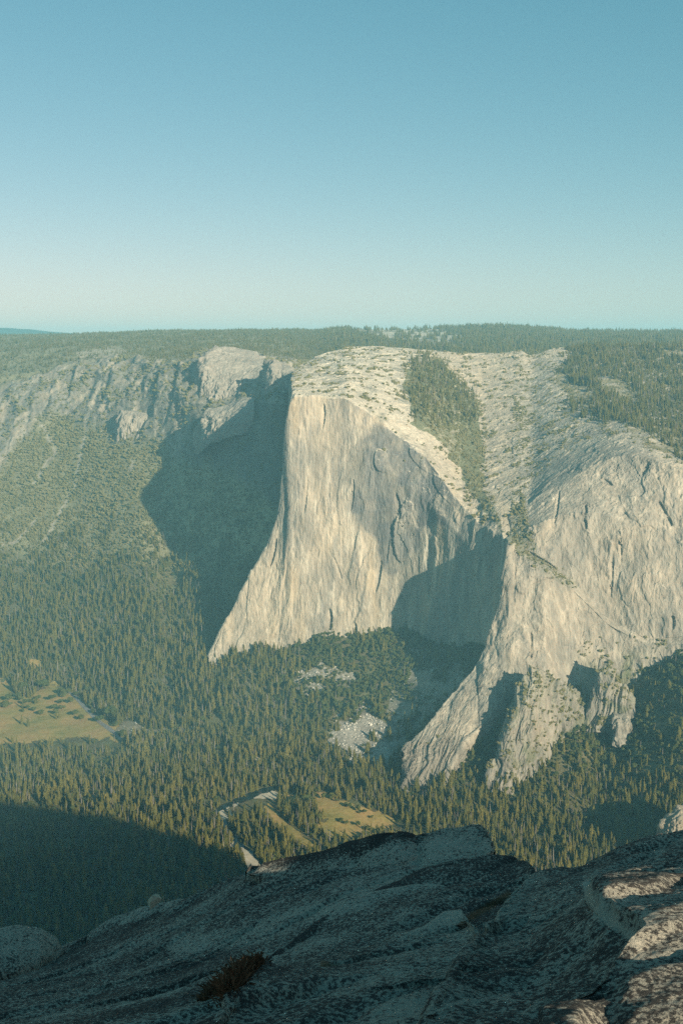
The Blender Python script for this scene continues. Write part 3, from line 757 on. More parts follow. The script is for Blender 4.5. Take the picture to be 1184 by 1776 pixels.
def conifer_mesh(name, h, rmax, whorls, seed, sparse=0.0, taper=0.85):
    """spire of drooping branch sprays round a trunk"""
    rg = np.random.default_rng(seed)
    V, T, M = [], [], []
    # trunk
    k = 6
    for i in range(k):
        a = 2 * math.pi * i / k
        V.append((0.017 * h * math.cos(a), 0.017 * h * math.sin(a), -0.03 * h))
    V.append((0, 0, 0.9 * h))
    for i in range(k): T.append((i, (i + 1) % k, k)); M.append(1)
    # inner mass
    base = len(V)
    rings = 6; ns = 7
    for j in range(rings):
        t = j / rings
        for i in range(ns):
            a = 2 * math.pi * (i + 0.5 * (j % 2)) / ns
            r = rmax * 0.52 * (1 - t) ** taper * rg.uniform(0.7, 1.15)
            V.append((r * math.cos(a), r * math.sin(a), h * (0.14 + 0.84 * t)))
    V.append((0, 0, h * 0.99))
    for j in range(rings - 1):
        for i in range(ns):
            a_, b_ = base + j * ns + i, base + j * ns + (i + 1) % ns
            T += [(a_, b_, b_ + ns), (a_, b_ + ns, a_ + ns)]; M += [0, 0]
    for i in range(ns): T.append((base + (rings - 1) * ns + i, base + (rings - 1) * ns + (i + 1) % ns, len(V) - 1)); M.append(0)
    for w in range(whorls):
        t = w / whorls
        z = h * (0.10 + 0.88 * t)
        n = max(4, int(9 - 5 * t))
        off = rg.uniform(0, 6.28)
        for i in range(n):
            if rg.uniform() < sparse: continue
            a = off + 2 * math.pi * i / n + rg.uniform(-0.25, 0.25)
            r = rmax * (1 - t) ** taper * rg.uniform(0.65, 1.2) + 0.012 * h
            wd = r * rg.uniform(0.30, 0.5)
            dr = r * rg.uniform(0.25, 0.6)
            ca, sa = math.cos(a), math.sin(a)
            up = h * 0.045
            q = len(V)
            V += [(0, 0, z + up), (ca * r * 0.6 - sa * wd, sa * r * 0.6 + ca * wd, z - dr * 0.45), (ca * r, sa * r, z - dr), (ca * r * 0.6 + sa * wd, sa * r * 0.6 - ca * wd, z - dr * 0.45), (ca * r * 0.6, sa * r * 0.6, z + 0.1 * dr)]
            T += [(q, q + 1, q + 4), (q + 1, q + 2, q + 4), (q + 2, q + 3, q + 4), (q + 3, q, q + 4)]; M += [0] * 4
    return tri_mesh(name, V, T, [M_NEEDLE, M_BARK], M)

def broadleaf_mesh(name, h, R_, seed, leaves=110, trunk=True):
    """round crown of leaf clumps over a short trunk"""
    rg = np.random.default_rng(seed)
    V, T, M = [], [], []
    zc = h - R_ * 0.85
    if trunk:
        k = 5
        for i in range(k):
            a = 2 * math.pi * i / k
            V.append((0.03 * h * math.cos(a), 0.03 * h * math.sin(a), -0.05 * h))
        V.append((0, 0, zc))
        for i in range(k): T.append((i, (i + 1) % k, k)); M.append(1)
    lobes = [(rg.normal(0, R_ * 0.33), rg.normal(0, R_ * 0.33), zc + rg.normal(0, R_ * 0.25), R_ * rg.uniform(0.45, 0.7)) for _ in range(6)]
    for (lx, ly, lz, lr) in lobes:
        base = len(V); ns, nr = 7, 4
        V.append((lx, ly, lz - lr * 0.8))
        for j in range(nr):
            ph = -0.9 + 1.9 * (j + 0.5) / nr
            for i in range(ns):
                a = 2 * math.pi * (i + 0.5 * (j % 2)) / ns
                r = lr * 0.85 * rg.uniform(0.8, 1.15)
                V.append((lx + r * math.cos(ph) * math.cos(a), ly + r * math.cos(ph) * math.sin(a), lz + r * math.sin(ph)))
        V.append((lx, ly, lz + lr * 0.85)); top = len(V) - 1
        for i in range(ns):
            T.append((base, base + 1 + (i + 1) % ns, base + 1 + i)); M.append(0)
            for j in range(nr - 1):
                a_, b_ = base + 1 + j * ns + i, base + 1 + j * ns + (i + 1) % ns
                T += [(a_, b_, b_ + ns), (a_, b_ + ns, a_ + ns)]; M += [0, 0]
            T.append((base + 1 + (nr - 1) * ns + i, base + 1 + (nr - 1) * ns + (i + 1) % ns, top)); M.append(0)
    for _ in range(leaves):
        lx, ly, lz, lr = lobes[rg.integers(6)]
        d = rg.normal(size=3); d /= np.linalg.norm(d); d[2] = abs(d[2]) * 0.9 - 0.25
        c = np.array((lx, ly, lz)) + d * lr * rg.uniform(0.85, 1.2)
        u = rg.normal(size=3); u /= np.linalg.norm(u); v_ = np.cross(u, d); v_ /= np.linalg.norm(v_) + 1e-6
        s_ = R_ * rg.uniform(0.10, 0.2)
        q = len(V)
        V += [tuple(c + u * s_), tuple(c + v_ * s_), tuple(c - u * s_), tuple(c - v_ * s_)]
        T += [(q, q + 1, q + 2), (q, q + 2, q + 3)]; M += [0, 0]
    return tri_mesh(name, V, T, [M_LEAF if trunk else M_BRUSH, M_BARK], M)

def boulder_mesh(name, seed, mat):
    rg = np.random.default_rng(seed)
    V = [tuple(np.array(v) * rg.uniform(0.75, 1.15)) for v in ((-1,-.8,-.5),(1,-.7,-.5),(.9,.8,-.5),(-.8,.9,-.5),(-.7,-.6,.5),(.6,-.7,.55),(.7,.5,.6),(-.5,.6,.45),(0,0,.85))]
    T = [(0,1,5),(0,5,4),(1,2,6),(1,6,5),(2,3,7),(2,7,6),(3,0,4),(3,4,7),(4,5,8),(5,6,8),(6,7,8),(7,4,8)]
    return tri_mesh(name, V, T, [mat])

CON = [conifer_mesh('conifer_tree', 24, 5.0, 11, 1, 0.05, 0.6), conifer_mesh('conifer_tree', 27, 4.2, 12, 2, 0.12, 0.62), conifer_mesh('conifer_tree', 20, 5.2, 9, 3, 0.12, 0.45), conifer_mesh('conifer_tree', 25, 3.9, 11, 4, 0.25, 0.42)]
OAK = [broadleaf_mesh('broadleaf_tree', 12, 5.2, 5), broadleaf_mesh('broadleaf_tree', 13, 4.6, 6), broadleaf_mesh('broadleaf_tree', 10, 5.0, 7)]
BUSH = [broadleaf_mesh('bush', 4, 2.4, 8, 50, False), broadleaf_mesh('bush', 3.5, 2.6, 9, 50, False)]
m, nt, b = nodes_of('fallen_granite')
oi = nt.nodes.new('ShaderNodeObjectInfo'); r1 = ramp(nt, oi.outputs['Random'], [(0, (0.26, 0.245, 0.21)), (0.6, (0.42, 0.39, 0.33)), (1, (0.56, 0.52, 0.44))])
nt.links.new(r1.outputs[0], b.inputs['Base Color'])
BLD = [boulder_mesh('talus_boulder', 12 + k, m) for k in range(3)]

# what the picture can see, coarse: nearest distance per 4-pixel cell
CW, CH = 1184 // 4, 1776 // 4
zb = np.full((CH + 2, CW + 2), 1e9)
for L in [G] + LOFTS:
    qx, qy = L.pix()
    ix = (qx / 4).astype(int); iy = (qy / 4).astype(int)
    ok = (ix >= 0) & (ix < CW) & (iy >= 0) & (iy < CH)
    np.minimum.at(zb, (iy[ok], ix[ok]), L.P[..., 1][ok])
FGC = [(-100,1690),(0,1640),(30,1606),(105,1640),(160,1615),(200,1592),(270,1570),(420,1503),(560,1470),(690,1438),(830,1433),(850,1475),(920,1512),(1000,1498),(1090,1460),(1184,1436),(1300,1420)]
def seen(X, Y, Z, h, margin=30):
    bx, by = project(X, Y, Z); tx, ty = project(X, Y, Z + h)
    vis = np.zeros(X.shape, bool)
    for f in (0.15, 0.6, 1.0):
        mx_, my_ = bx + (tx - bx) * f, by + (ty - by) * f
        ix = np.clip((mx_ / 4).astype(int), 0, CW - 1); iy = np.clip((my_ / 4).astype(int), 0, CH - 1)
        vis |= (Y < zb[iy, ix] + margin)
    inf = (tx > -160) & (tx < 1340) & (ty < lin(tx, FGC) + 8)
    return vis & inf, tx, ty, by

def scatter(L, dens, rg):
    """random points on a landform, dens = things per square metre at each cell"""
    P = L.P
    A, B_, D_ = P[:-1, :-1], P[1:, :-1], P[:-1, 1:]
    # plan area: trees stand upright, so steep ground carries no more of them
    area = np.abs((B_[..., 0] - A[..., 0]) * (D_[..., 1] - A[..., 1]) - (B_[..., 1] - A[..., 1]) * (D_[..., 0] - A[..., 0]))
    lam = area * dens[:-1, :-1]
    n = rg.poisson(np.clip(lam, 0, 50))
    i, j = np.nonzero(n)
    rep = n[i, j]
    i = np.repeat(i, rep); j = np.repeat(j, rep)
    a = rg.uniform(size=len(i))[:, None]; b_ = rg.uniform(size=len(i))[:, None]
    p = P[i, j] * (1 - a) * (1 - b_) + P[i + 1, j] * a * (1 - b_) + P[i, j + 1] * (1 - a) * b_ + P[i + 1, j + 1] * a * b_
    return p, i, j

pts_con, pts_oak, pts_bush, pts_bld = [], [], [], []      # each: (xyz, height factor)
rg = np.random.default_rng(77)
def inp(poly, wx=0, wy=0): return inpoly(GPX + wx * h2 + wx * h1, GPY + wy * h2, poly)
open_ = np.zeros(GPX.shape, bool)
for poly in (MEADOW1, MEADOW1B, MEADOW2, MEADOW3, ROADBED, RIVER, ROAD): open_ |= inp(poly, 4, 3)
open_ |= (talus > 0.5) & (h1 < 0.22)
open_ |= inpoly(GPX + 6 * h2, GPY - 12, ROADBED) & (h1 < 0.15)
for poly in SANDS: open_ |= inpoly(GPX, GPY, poly)
# keep the line of sight to the river and its bars clear of tall trees in front
for dy in (10, 20, 28):
    open_ |= inpoly(GPX, GPY - dy, RIVER[:12] + RIVER[-1:]) & (GPY < 1425)
open_ |= inpoly(GPX, GPY, [(-60, 1285), (120, 1278), (215, 1283), (222, 1306), (120, 1306), (40, 1314), (-60, 1318)]) & (h2 > -0.25)
open_ |= inpoly(GPX, GPY, [(545, 1440), (690, 1425), (700, 1450), (560, 1475)]) & (h2 > -0.1)
open_ |= alc & (h1 + 0.5 * h2 < 0.02) & (GPY > 1160 + 30 * h2)
open_ |= EXTRA_OPEN & (h1 > -0.35)
open_ |= chute > 0.4
steepG = np.abs(G.normals()[..., 2])
leftm = sstep(600, 540, GPX)
floor_ = (gy < 5200)
clump = np.clip(0.8 + 1.9 * fbm(gx / 70, gy / 70, None, 4, 55), 0.03, 2.2)
free = (~open_) & floor_
hillz = leftm * sstep(1075, 845, GPY + 120 * fbm(gx / 240, gy / 240, None, 3, 57) + 40 * h1)            # brushy upper slope
rockz = G_rock
oakz = np.clip(sstep(480, 540, GPX) * sstep(1290, 1215, GPY) + sstep(760, 800, GPX) * sstep(1400, 1300, GPY + 30 * h1), 0, 1)   # oak talus
dc = free * clump * (1 - rockz) * ((1 - hillz) * (1 - 0.85 * oakz) / 68.0 + hillz / 520.0)
dc += free * rockz * np.clip(h1 + 0.1, 0, 1) / 260.0
plateau = (GPY < rt - 0) & (GPX < 540) & (gy < 9000)
dc = np.where(plateau, clump * (1 - 0.85 * patch2) / 170.0, dc)
far_p = (GPX >= 540) & (gy > 4950) & (gy < 9000)
patch_t = inpoly(GPX, GPY - 6, [(604,566),(640,555),(700,560),(760,571),(806,584),(770,596),(700,590),(636,579)]) & (h1 > -0.2) & (gy > 5200)
dc = np.where(far_p, np.where(patch | patch_t, 0.00002, clump / 170.0), dc)
dc *= (gy > 1850) & (GPX > -170) & (GPX < 1350)
p, i, j = scatter(G, dc, rg)
hf = np.where(p[:, 1] > 7000, 0.85, np.where(p[:, 1] > 5000, 1.0, 1.0)) * (1 - 0.5 * hillz[i, j]) * (1 - 0.35 * rockz[i, j])
pts_con.append((p, hf))
do = free * np.clip(0.4 + 1.2 * clump, 0, 2) * (1 - rockz) * oakz * (1 - hillz) / 75.0 + free * (1 - oakz) * (1 - hillz) * (1 - rockz) / 420.0
do *= (gy > 1850) & (GPX > -170) & (GPX < 1350) & (gy < 4300) & ~(plateau | far_p)
p, i, j = scatter(G, do, rg); pts_oak.append((p, np.ones(len(p))))
db = free * (1 - rockz) * hillz * np.clip(0.6 + clump, 0, 2) / 75.0 + free * rockz * np.clip(h1 + 0.5 * h2 + 0.22, 0, 1) / 55.0 + (talus > 0.5) * np.clip(h1 + 0.15, 0, 1) / 160 + alc * np.clip(h2, 0, 1) / 120
db *= (GPX > -170) & (GPX < 1350) & ~(plateau | far_p) & (gy < 5600)
p, i, j = scatter(G, db, rg); pts_bush.append((p, 1.0 + 0.7 * hillz[i, j]))
dbl = smooth1(smooth1((talus > 0.5).astype(float), 0, 4), 1, 5) ** 1.5 / 40.0 * (0.4 + (h2 > 0)) + alc * np.clip(0.3 + 2 * h2, 0, 1) / 90.0 + dirt / 500.0
p, i, j = scatter(G, dbl, rg); pts_bld.append((p, np.ones(len(p))))

# monolith top: scattered bushes, the wooded gully
nx, ny = N.pix(); x, y, z = N.P[..., 0], N.P[..., 1], N.P[..., 2]
nz = np.abs(N.normals()[..., 2]); flat = sstep(0.55, 0.8, nz)
c1 = fbm(x / 60, y / 60, None, 3, 101); c2 = fbm(x / 22, y / 22, None, 2, 102)
gulN = inpoly(nx + 22 * c1 + 14 * c2, ny + 14 * c2, [(700,640),(735,612),(770,625),(800,660),(832,700),(838,760),(842,850),(880,930),(850,900),(815,850),(770,770),(715,735)])
jn = lambda X_, Y_, sd: fbm((X_ * 0.8 + Y_ * 0.6) / 62, (X_ * -0.6 + Y_ * 0.8) / 21, None, 3, sd)
c3 = jn(x, y, 111)
onTop = (nx > 505) & (z > -520) & (flat > 0.3)
core = inpoly(nx + 24 * c1 + 14 * c2, ny + 10 * c2, [(705,640),(735,615),(775,635),(828,690),(830,740),(790,735),(745,745),(712,720)])
p, i, j = scatter(N, onTop * np.clip(0.7 + 2.4 * c2, 0.05, 1.6) * np.where(core, 1 / 100.0, np.where(gulN, 1 / 300.0, 0)), rg); pts_con.append((p, np.where(core[i, j], 0.75, 0.45)))
p, i, j = scatter(N, onTop * np.where(gulN, np.clip(0.5 + 2 * c2, 0, 1) / 35.0, np.clip(c3 * 2.2 + 0.8 * c2 + 1.1 * c1 - 0.36, 0, 1) / 34.0), rg); pts_bush.append((p, np.full(len(p), 1.35)))
p, i, j = scatter(N, onTop * ~gulN * np.clip(0.2 + 1.4 * c1, 0, 1) * np.where(nx > 690, 1.0, 0.4) / 420.0, rg); pts_con.append((p, np.full(len(p), 0.3)))

wx_, wy_ = W.pix(); x, y, z = W.P[..., 0], W.P[..., 1], W.P[..., 2]
nz = np.abs(W.normals()[..., 2]); flat = sstep(0.45, 0.75, nz)
c1 = fbm(x / 60, y / 60, None, 3, 103); c2 = fbm(x / 22, y / 22, None, 2, 104)
c3 = jn(x, y, 113)
woods = inpoly(wx_ + 22 * c1 + 10 * c2, wy_ + 14 * c2, [(975,655),(985,600),(1500,590),(1500,830),(1184,800),(1150,765),(1110,745),(1080,735),(1010,725),(985,700),(1040,690)])
woods &= ~inpoly(wx_ + 10 * c2, wy_, [(1030,655),(1085,662),(1110,700),(1075,690),(1040,668)]) & ~inpoly(wx_, wy_, [(1145,605),(1184,612),(1184,625),(1150,615)])
gulW = inpoly(wx_ + 12 * c1, wy_ + 8 * c2, [(842,850),(870,835),(900,842),(915,900),(930,960),(1000,1010),(985,1020),(930,985),(880,945),(850,890)]) | inpoly(wx_ + 12 * c1, wy_ + 8 * c2, [(852,700),(890,690),(930,735),(900,745),(865,735)]) | inpoly(wx_ + 8 * c1, wy_ + 5 * c2, [(890,1165),(930,1155),(1000,1195),(1010,1215),(930,1190),(895,1185)])
gulW |= inpoly(wx_ + 8 * c1, wy_ + 6 * c2, [(955,1000),(975,985),(1005,1015),(985,1022)])
hiW = (z > -620) & (wx_ > 886)
p, i, j = scatter(W, woods * (wx_ < 1350) * hiW * (0.3 + 0.7 * flat) * np.clip(0.9 + c1, 0.1, 2) / 85.0, rg); pts_con.append((p, np.full(len(p), 0.8)))
p, i, j = scatter(W, (wx_ < 1350) * (wx_ > 886) * np.where(gulW, 1 / 40.0, hiW * flat * ~woods * (1 - wallish) * np.clip(c3 * 2.0 + 0.8 * c2 + 1.3 * c1 - 0.24 + 0.16 * sstep(1030, 980, wx_), 0, 1) / 32.0), rg); pts_bush.append((p, np.full(len(p), 1.15)))
p, i, j = scatter(W, (wx_ < 1350) * (wx_ > 886) * hiW * flat * ~woods * (1 - wallish) * np.clip(0.3 + 1.6 * c1, 0, 1) / 420.0, rg); pts_con.append((p, np.full(len(p), 0.38)))
lowW = (wx_ > 1000) * (wy_ > 1105) * (wx_ < 1350)
p, i, j = scatter(W, lowW * np.clip(c2 + 0.15, 0, 1) / 30.0, rg); pts_bush.append((p, np.full(len(p), 1.2)))
for B in (B2, B3):
    bx_, by_ = B.pix(); c2 = fbm(B.P[..., 0] / 25, B.P[..., 1] / 25, B.P[..., 2] / 25, 2, 105); nzb = np.abs(B.normals()[..., 2])
    p, i, j = scatter(B, np.clip(c2 * 1.8 + 0.25, 0, 1) * sstep(0.2, 0.6, nzb) / 24.0, rg); pts_bush.append((p, np.full(len(p), 1.35)))
p, i, j = scatter(W, (wx_ < 890) * np.clip(c2[:1, :1] * 0 + fbm(x / 25, y / 25, z / 25, 2, 106) - 0.05, 0, 1) * sstep(0.25, 0.6, nz) / 90.0, rg); pts_bush.append((p, np.full(len(p), 0.8)))

def gather(lst, base_h, spread, seed):
    rg = np.random.default_rng(seed)
    P = np.concatenate([a for a, _ in lst]); H = np.concatenate([b for _, b in lst])
    s = H * np.clip(rg.lognormal(-0.03, spread, len(H)), 0.4, 1.75)
    P[:, 2] -= 0.3
    s = s * np.clip(0.95 + 0.55 * fbm(P[:, 0] / 130, P[:, 1] / 130, None, 3, 67), 0.6, 1.35)
    v, tx, ty, by = seen(P[:, 0], P[:, 1], P[:, 2], s * base_h)
    return P[v], s[v], tx[v], ty[v], by[v]

def cover(name, P, s, protos, seed, slim=0.12, flat=False):
    """one mass of plants: a point for each, each point carrying a copy of one of the given plants"""
    rg = np.random.default_rng(seed)
    n = len(P)
    me = bpy.data.meshes.new(name)
    me.vertices.add(n); me.vertices.foreach_set('co', np.ascontiguousarray(P, np.float32).ravel())
    rot = np.zeros((n, 3), np.float32); rot[:, 2] = rg.uniform(0, 6.28, n); rot[:, :2] = rg.normal(0, 0.03 if not flat else 0.4, (n, 2))
    w = s * (1 + rg.normal(0, slim, n))
    scl = np.stack([w, w, s], 1).astype(np.float32)
    if flat: scl = (s[:, None] * rg.uniform(0.6, 1.4, (n, 3))).astype(np.float32)
    a = me.attributes.new('rot', 'FLOAT_VECTOR', 'POINT'); a.data.foreach_set('vector', rot.ravel())
    a = me.attributes.new('scl', 'FLOAT_VECTOR', 'POINT'); a.data.foreach_set('vector', scl.ravel())
    a = me.attributes.new('idx', 'INT', 'POINT'); a.data.foreach_set('value', np.minimum(rg.integers(0, len(protos) * 14 - 12, n) // 14, len(protos) - 1).astype(np.int32))
    a = me.attributes.new('stand', 'FLOAT', 'POINT'); a.data.foreach_set('value', np.clip(0.5 + 1.1 * fbm(P[:, 0] / 110, P[:, 1] / 110, None, 3, 66), 0, 1).astype(np.float32))
    o = bpy.data.objects.new(name, me); C.objects.link(o); o['kind'] = 'stuff'
    ng = bpy.data.node_groups.new(name, 'GeometryNodeTree')
    ng.interface.new_socket('Geometry', in_out='INPUT', socket_type='NodeSocketGeometry')
    ng.interface.new_socket('Geometry', in_out='OUTPUT', socket_type='NodeSocketGeometry')
    gi = ng.nodes.new('NodeGroupInput'); go = ng.nodes.new('NodeGroupOutput')
    iop = ng.nodes.new('GeometryNodeInstanceOnPoints'); jn = ng.nodes.new('GeometryNodeJoinGeometry')
    for po in protos:
        q = ng.nodes.new('GeometryNodeObjectInfo'); q.transform_space = 'ORIGINAL'
        q.inputs['Object'].default_value = po; q.inputs['As Instance'].default_value = True
        ng.links.new(q.outputs['Geometry'], jn.inputs[0])
    def na(nm, ty):
        k = ng.nodes.new('GeometryNodeInputNamedAttribute'); k.data_type = ty; k.inputs['Name'].default_value = nm
        return [x for x in k.outputs if x.enabled and x.name == 'Attribute'][0]
    ng.links.new(gi.outputs[0], iop.inputs['Points']); ng.links.new(jn.outputs[0], iop.inputs['Instance'])
    iop.inputs['Pick Instance'].default_value = True
    ng.links.new(na('idx', 'INT'), iop.inputs['Instance Index'])
    ng.links.new(na('rot', 'FLOAT_VECTOR'), iop.inputs['Rotation']); ng.links.new(na('scl', 'FLOAT_VECTOR'), iop.inputs['Scale'])
    ng.links.new(iop.outputs[0], go.inputs[0])
    md = o.modifiers.new('plants', 'NODES'); md.node_group = ng
    return o

rgl = np.random.default_rng(5)
def plant(name, me, p, s, label, cat, group=None, wide=1.0):
    o = bpy.data.objects.new(name, me); C.objects.link(o)
    o.location = p; o.scale = (s * wide, s * wide, s); o.rotation_euler = (rgl.normal(0, 0.02), rgl.normal(0, 0.02), rgl.uniform(0, 6.28))
    o['stand'] = float(np.clip(0.5 + 1.1 * fbm(np.array(p[0]) / 110, np.array(p[1]) / 110, None, 3, 66), 0, 1))
    return tag(o, label, cat, group)

# the meadow's own trees, each one told apart
MEADOW_TREES = [
 ('oak', 74, 1196, 1.75, 'widest dark round oak standing over the upper end of the left meadow'),
 ('oak', 42, 1200, 1.4, 'round dark oak just left of the widest meadow oak'),
 ('con', 61, 1221, 0.85, 'narrow dark tree below the widest meadow oak on dry grass'),
 ('oak', 111, 1208, 1.1, 'round oak at the top right edge of the meadow beside the road'),
 ('con', 97, 1247, 0.8, 'lone small conifer throwing a long shadow up the middle of the meadow'),
 ('con', 103, 1245, 0.72, 'pale conifer just right of the lone one in mid meadow'),
 ('oak', 131, 1242, 1.0, 'low dark oak on the tan grass between mid meadow and the road'),
 ('oak', 123, 1222, 0.95, 'small oak uphill of the low dark oak near the road'),
 ('con', 38, 1256, 1.05, 'tall slim conifer in the left part of the meadow'),
 ('con', 50, 1260, 0.95, 'slim pale conifer right beside the tall one in the left meadow'),
 ('con', 41, 1228, 0.9, 'conifer behind the tall slim one in the left meadow'),
 ('oak', 7, 1226, 1.25, 'dark oak cut by the left edge of the photo in the meadow'),
 ('con', 23, 1288, 0.95, 'slender pale conifer on the lower border of the left meadow'),
 ('oak', 172, 1254, 1.1, 'dark round oak on the right tip of the meadow at the road'),
 ('oak', 189, 1248, 1.7, 'broad oak clump on the far side of the road by the meadow tip'),
 ('oak', 211, 1276, 1.15, 'dark oak beside the bare dirt right of the road bend'),
 ('oak', 536, 1398, 1.3, 'dark oak between the two dry meadows beyond the front slab'),
 ('con', 549, 1420, 0.9, 'conifer on the left side of the right dry meadow'),
]
proto_con, proto_oak = {}, {}
for kind, px, py, s, lab in MEADOW_TREES:
    p = ground_at(px, py); p = (p[0], p[1], p[2] - 0.2)
    if kind == 'con':
        k = len(proto_con) % 4; o = plant('conifer_tree', CON[k], p, s * 1.25, lab, 'tree', 'trees standing in the meadows'); proto_con.setdefault(k if k not in proto_con else ('x', px), o)
    else:
        k = len(proto_oak) % 3; o = plant('broadleaf_tree', OAK[k], p, s * 1.9, lab, 'tree', 'trees standing in the meadows', 1.3); proto_oak.setdefault(k if k not in proto_oak else ('x', px), o)

for k in range(64):
    px = rgl.uniform(-8, 200); py = rgl.uniform(1186, 1262)
    if py < 1180 + 0.36 * (px - 90) + 8 or py > 1232 + 0.16 * px or (px < 30 and py < 1200): continue
    gp_ = ground_at(px, py)
    plant('broadleaf_tree', OAK[k % 3], (gp_[0], gp_[1], gp_[2] - 0.2), rgl.uniform(1.1, 2.1), 'dark oak of the loose groves over the upper half of the left meadow', 'tree', 'oak groves of the left meadow', 1.25)
for k in range(16):
    px, py = ((552 + 9 * k, 1376 + 4.2 * k) if k < 11 else (590 + 14 * (k - 11), 1420 + 6 * (k - 11)))
    gp_ = ground_at(px + rgl.normal(0, 4), py + rgl.normal(0, 3))
    plant('broadleaf_tree', OAK[k % 3], (gp_[0], gp_[1], gp_[2] - 0.2), rgl.uniform(0.7, 1.3), 'low dark oak along the borders of the right dry meadow', 'tree', 'oaks bordering the right dry meadow', 1.2)
m, nt, b = nodes_of('bleached_wood'); b.inputs['Base Color'].default_value = (0.19, 0.165, 0.135, 1)
me_ = conifer_mesh('dead_tree', 24, 1.6, 7, 17, 0.55, 0.6); me_.materials[0] = m
gp_ = ground_at(52, 1250)
snag = plant('dead_tree', me_, tuple(gp_), 1.0, 'bare grey dead tree among the conifers of the left meadow', 'tree')
P, s, tx, ty, by = gather(pts_con, 30, 0.33, 1)
# the conifers that show largest stand alone; the rest is the wood
show = s * 30 / P[:, 1]
vis = (ty > 0) & (tx > 6) & (tx < 1178) & (by + 0.5 * (ty - by) < lin(tx, FGC) - 6) & (P[:, 1] < 4000)
order = np.argsort(-np.where(vis, show, 0))[:290]
edge_px = np.array([e[0] for e in SHADOW_EDGE], float); edge_py = np.array([e[1] for e in SHADOW_EDGE], float)
for q in order:
    shaded = ty[q] > np.interp(tx[q], edge_px, edge_py) and tx[q] < 470
    if shaded: lab, grp = 'tall dark conifer standing in the blue shade across the valley floor', 'shaded conifers of the valley floor'
    elif tx[q] < 560: lab, grp = 'tall sunlit conifer of the valley wood beside the river and shade line', 'sunlit conifers by the river'
    else: lab, grp = 'tall sunlit conifer of the wood below the granite buttresses', 'sunlit conifers below the buttresses'
    plant('conifer_tree', CON[rgl.integers(4)], tuple(P[q]), s[q], lab, 'tree', grp, 1 + rgl.normal(0, 0.1))
keep = np.ones(len(P), bool); keep[order] = False
print('conifers', len(P), 'oaks', sum(len(a) for a, _ in pts_oak), 'bush', sum(len(a) for a, _ in pts_bush))
cover('conifer_forest', P[keep], s[keep], [o for k, o in proto_con.items() if isinstance(k, int)] + [snag], 2, 0.2)
P, s, tx, ty, by = gather(pts_oak, 12, 0.25, 3)
cover('oak_woodland', P, s, [o for k, o in proto_oak.items() if isinstance(k, int)], 4)
P, s, tx, ty, by = gather(pts_bush, 4, 0.35, 5)
fp = [plant('bush', BUSH[k], tuple(P[np.argmin(np.hypot(tx - a, ty - b_))]), 1.6, lab, 'bush') for k, (a, b_, lab) in enumerate(((640, 640, 'rounded green bush on the pale summit slabs of the granite cliff'), (975, 1000, 'green bush on the ledge that slants across the granite wall')))]
cover('brush', P, s, fp, 6)
P, s, tx, ty, by = gather(pts_bld, 2, 0.5, 7)
rk = [plant('talus_boulder', BLD[k], tuple(P[np.argmin(np.hypot(tx - a, ty - b_))]), 4.0, lab, 'boulder') for k, (a, b_, lab) in enumerate(((640, 1300, 'biggest pale boulder low in the white talus fan'), (600, 1262, 'pale boulder at the upper left of the white talus fan'), (540, 1180, 'grey boulder in the small talus patch below the cliff foot')))]
cover('talus_rubble', P, s * 2.2, rk, 8, flat=True)

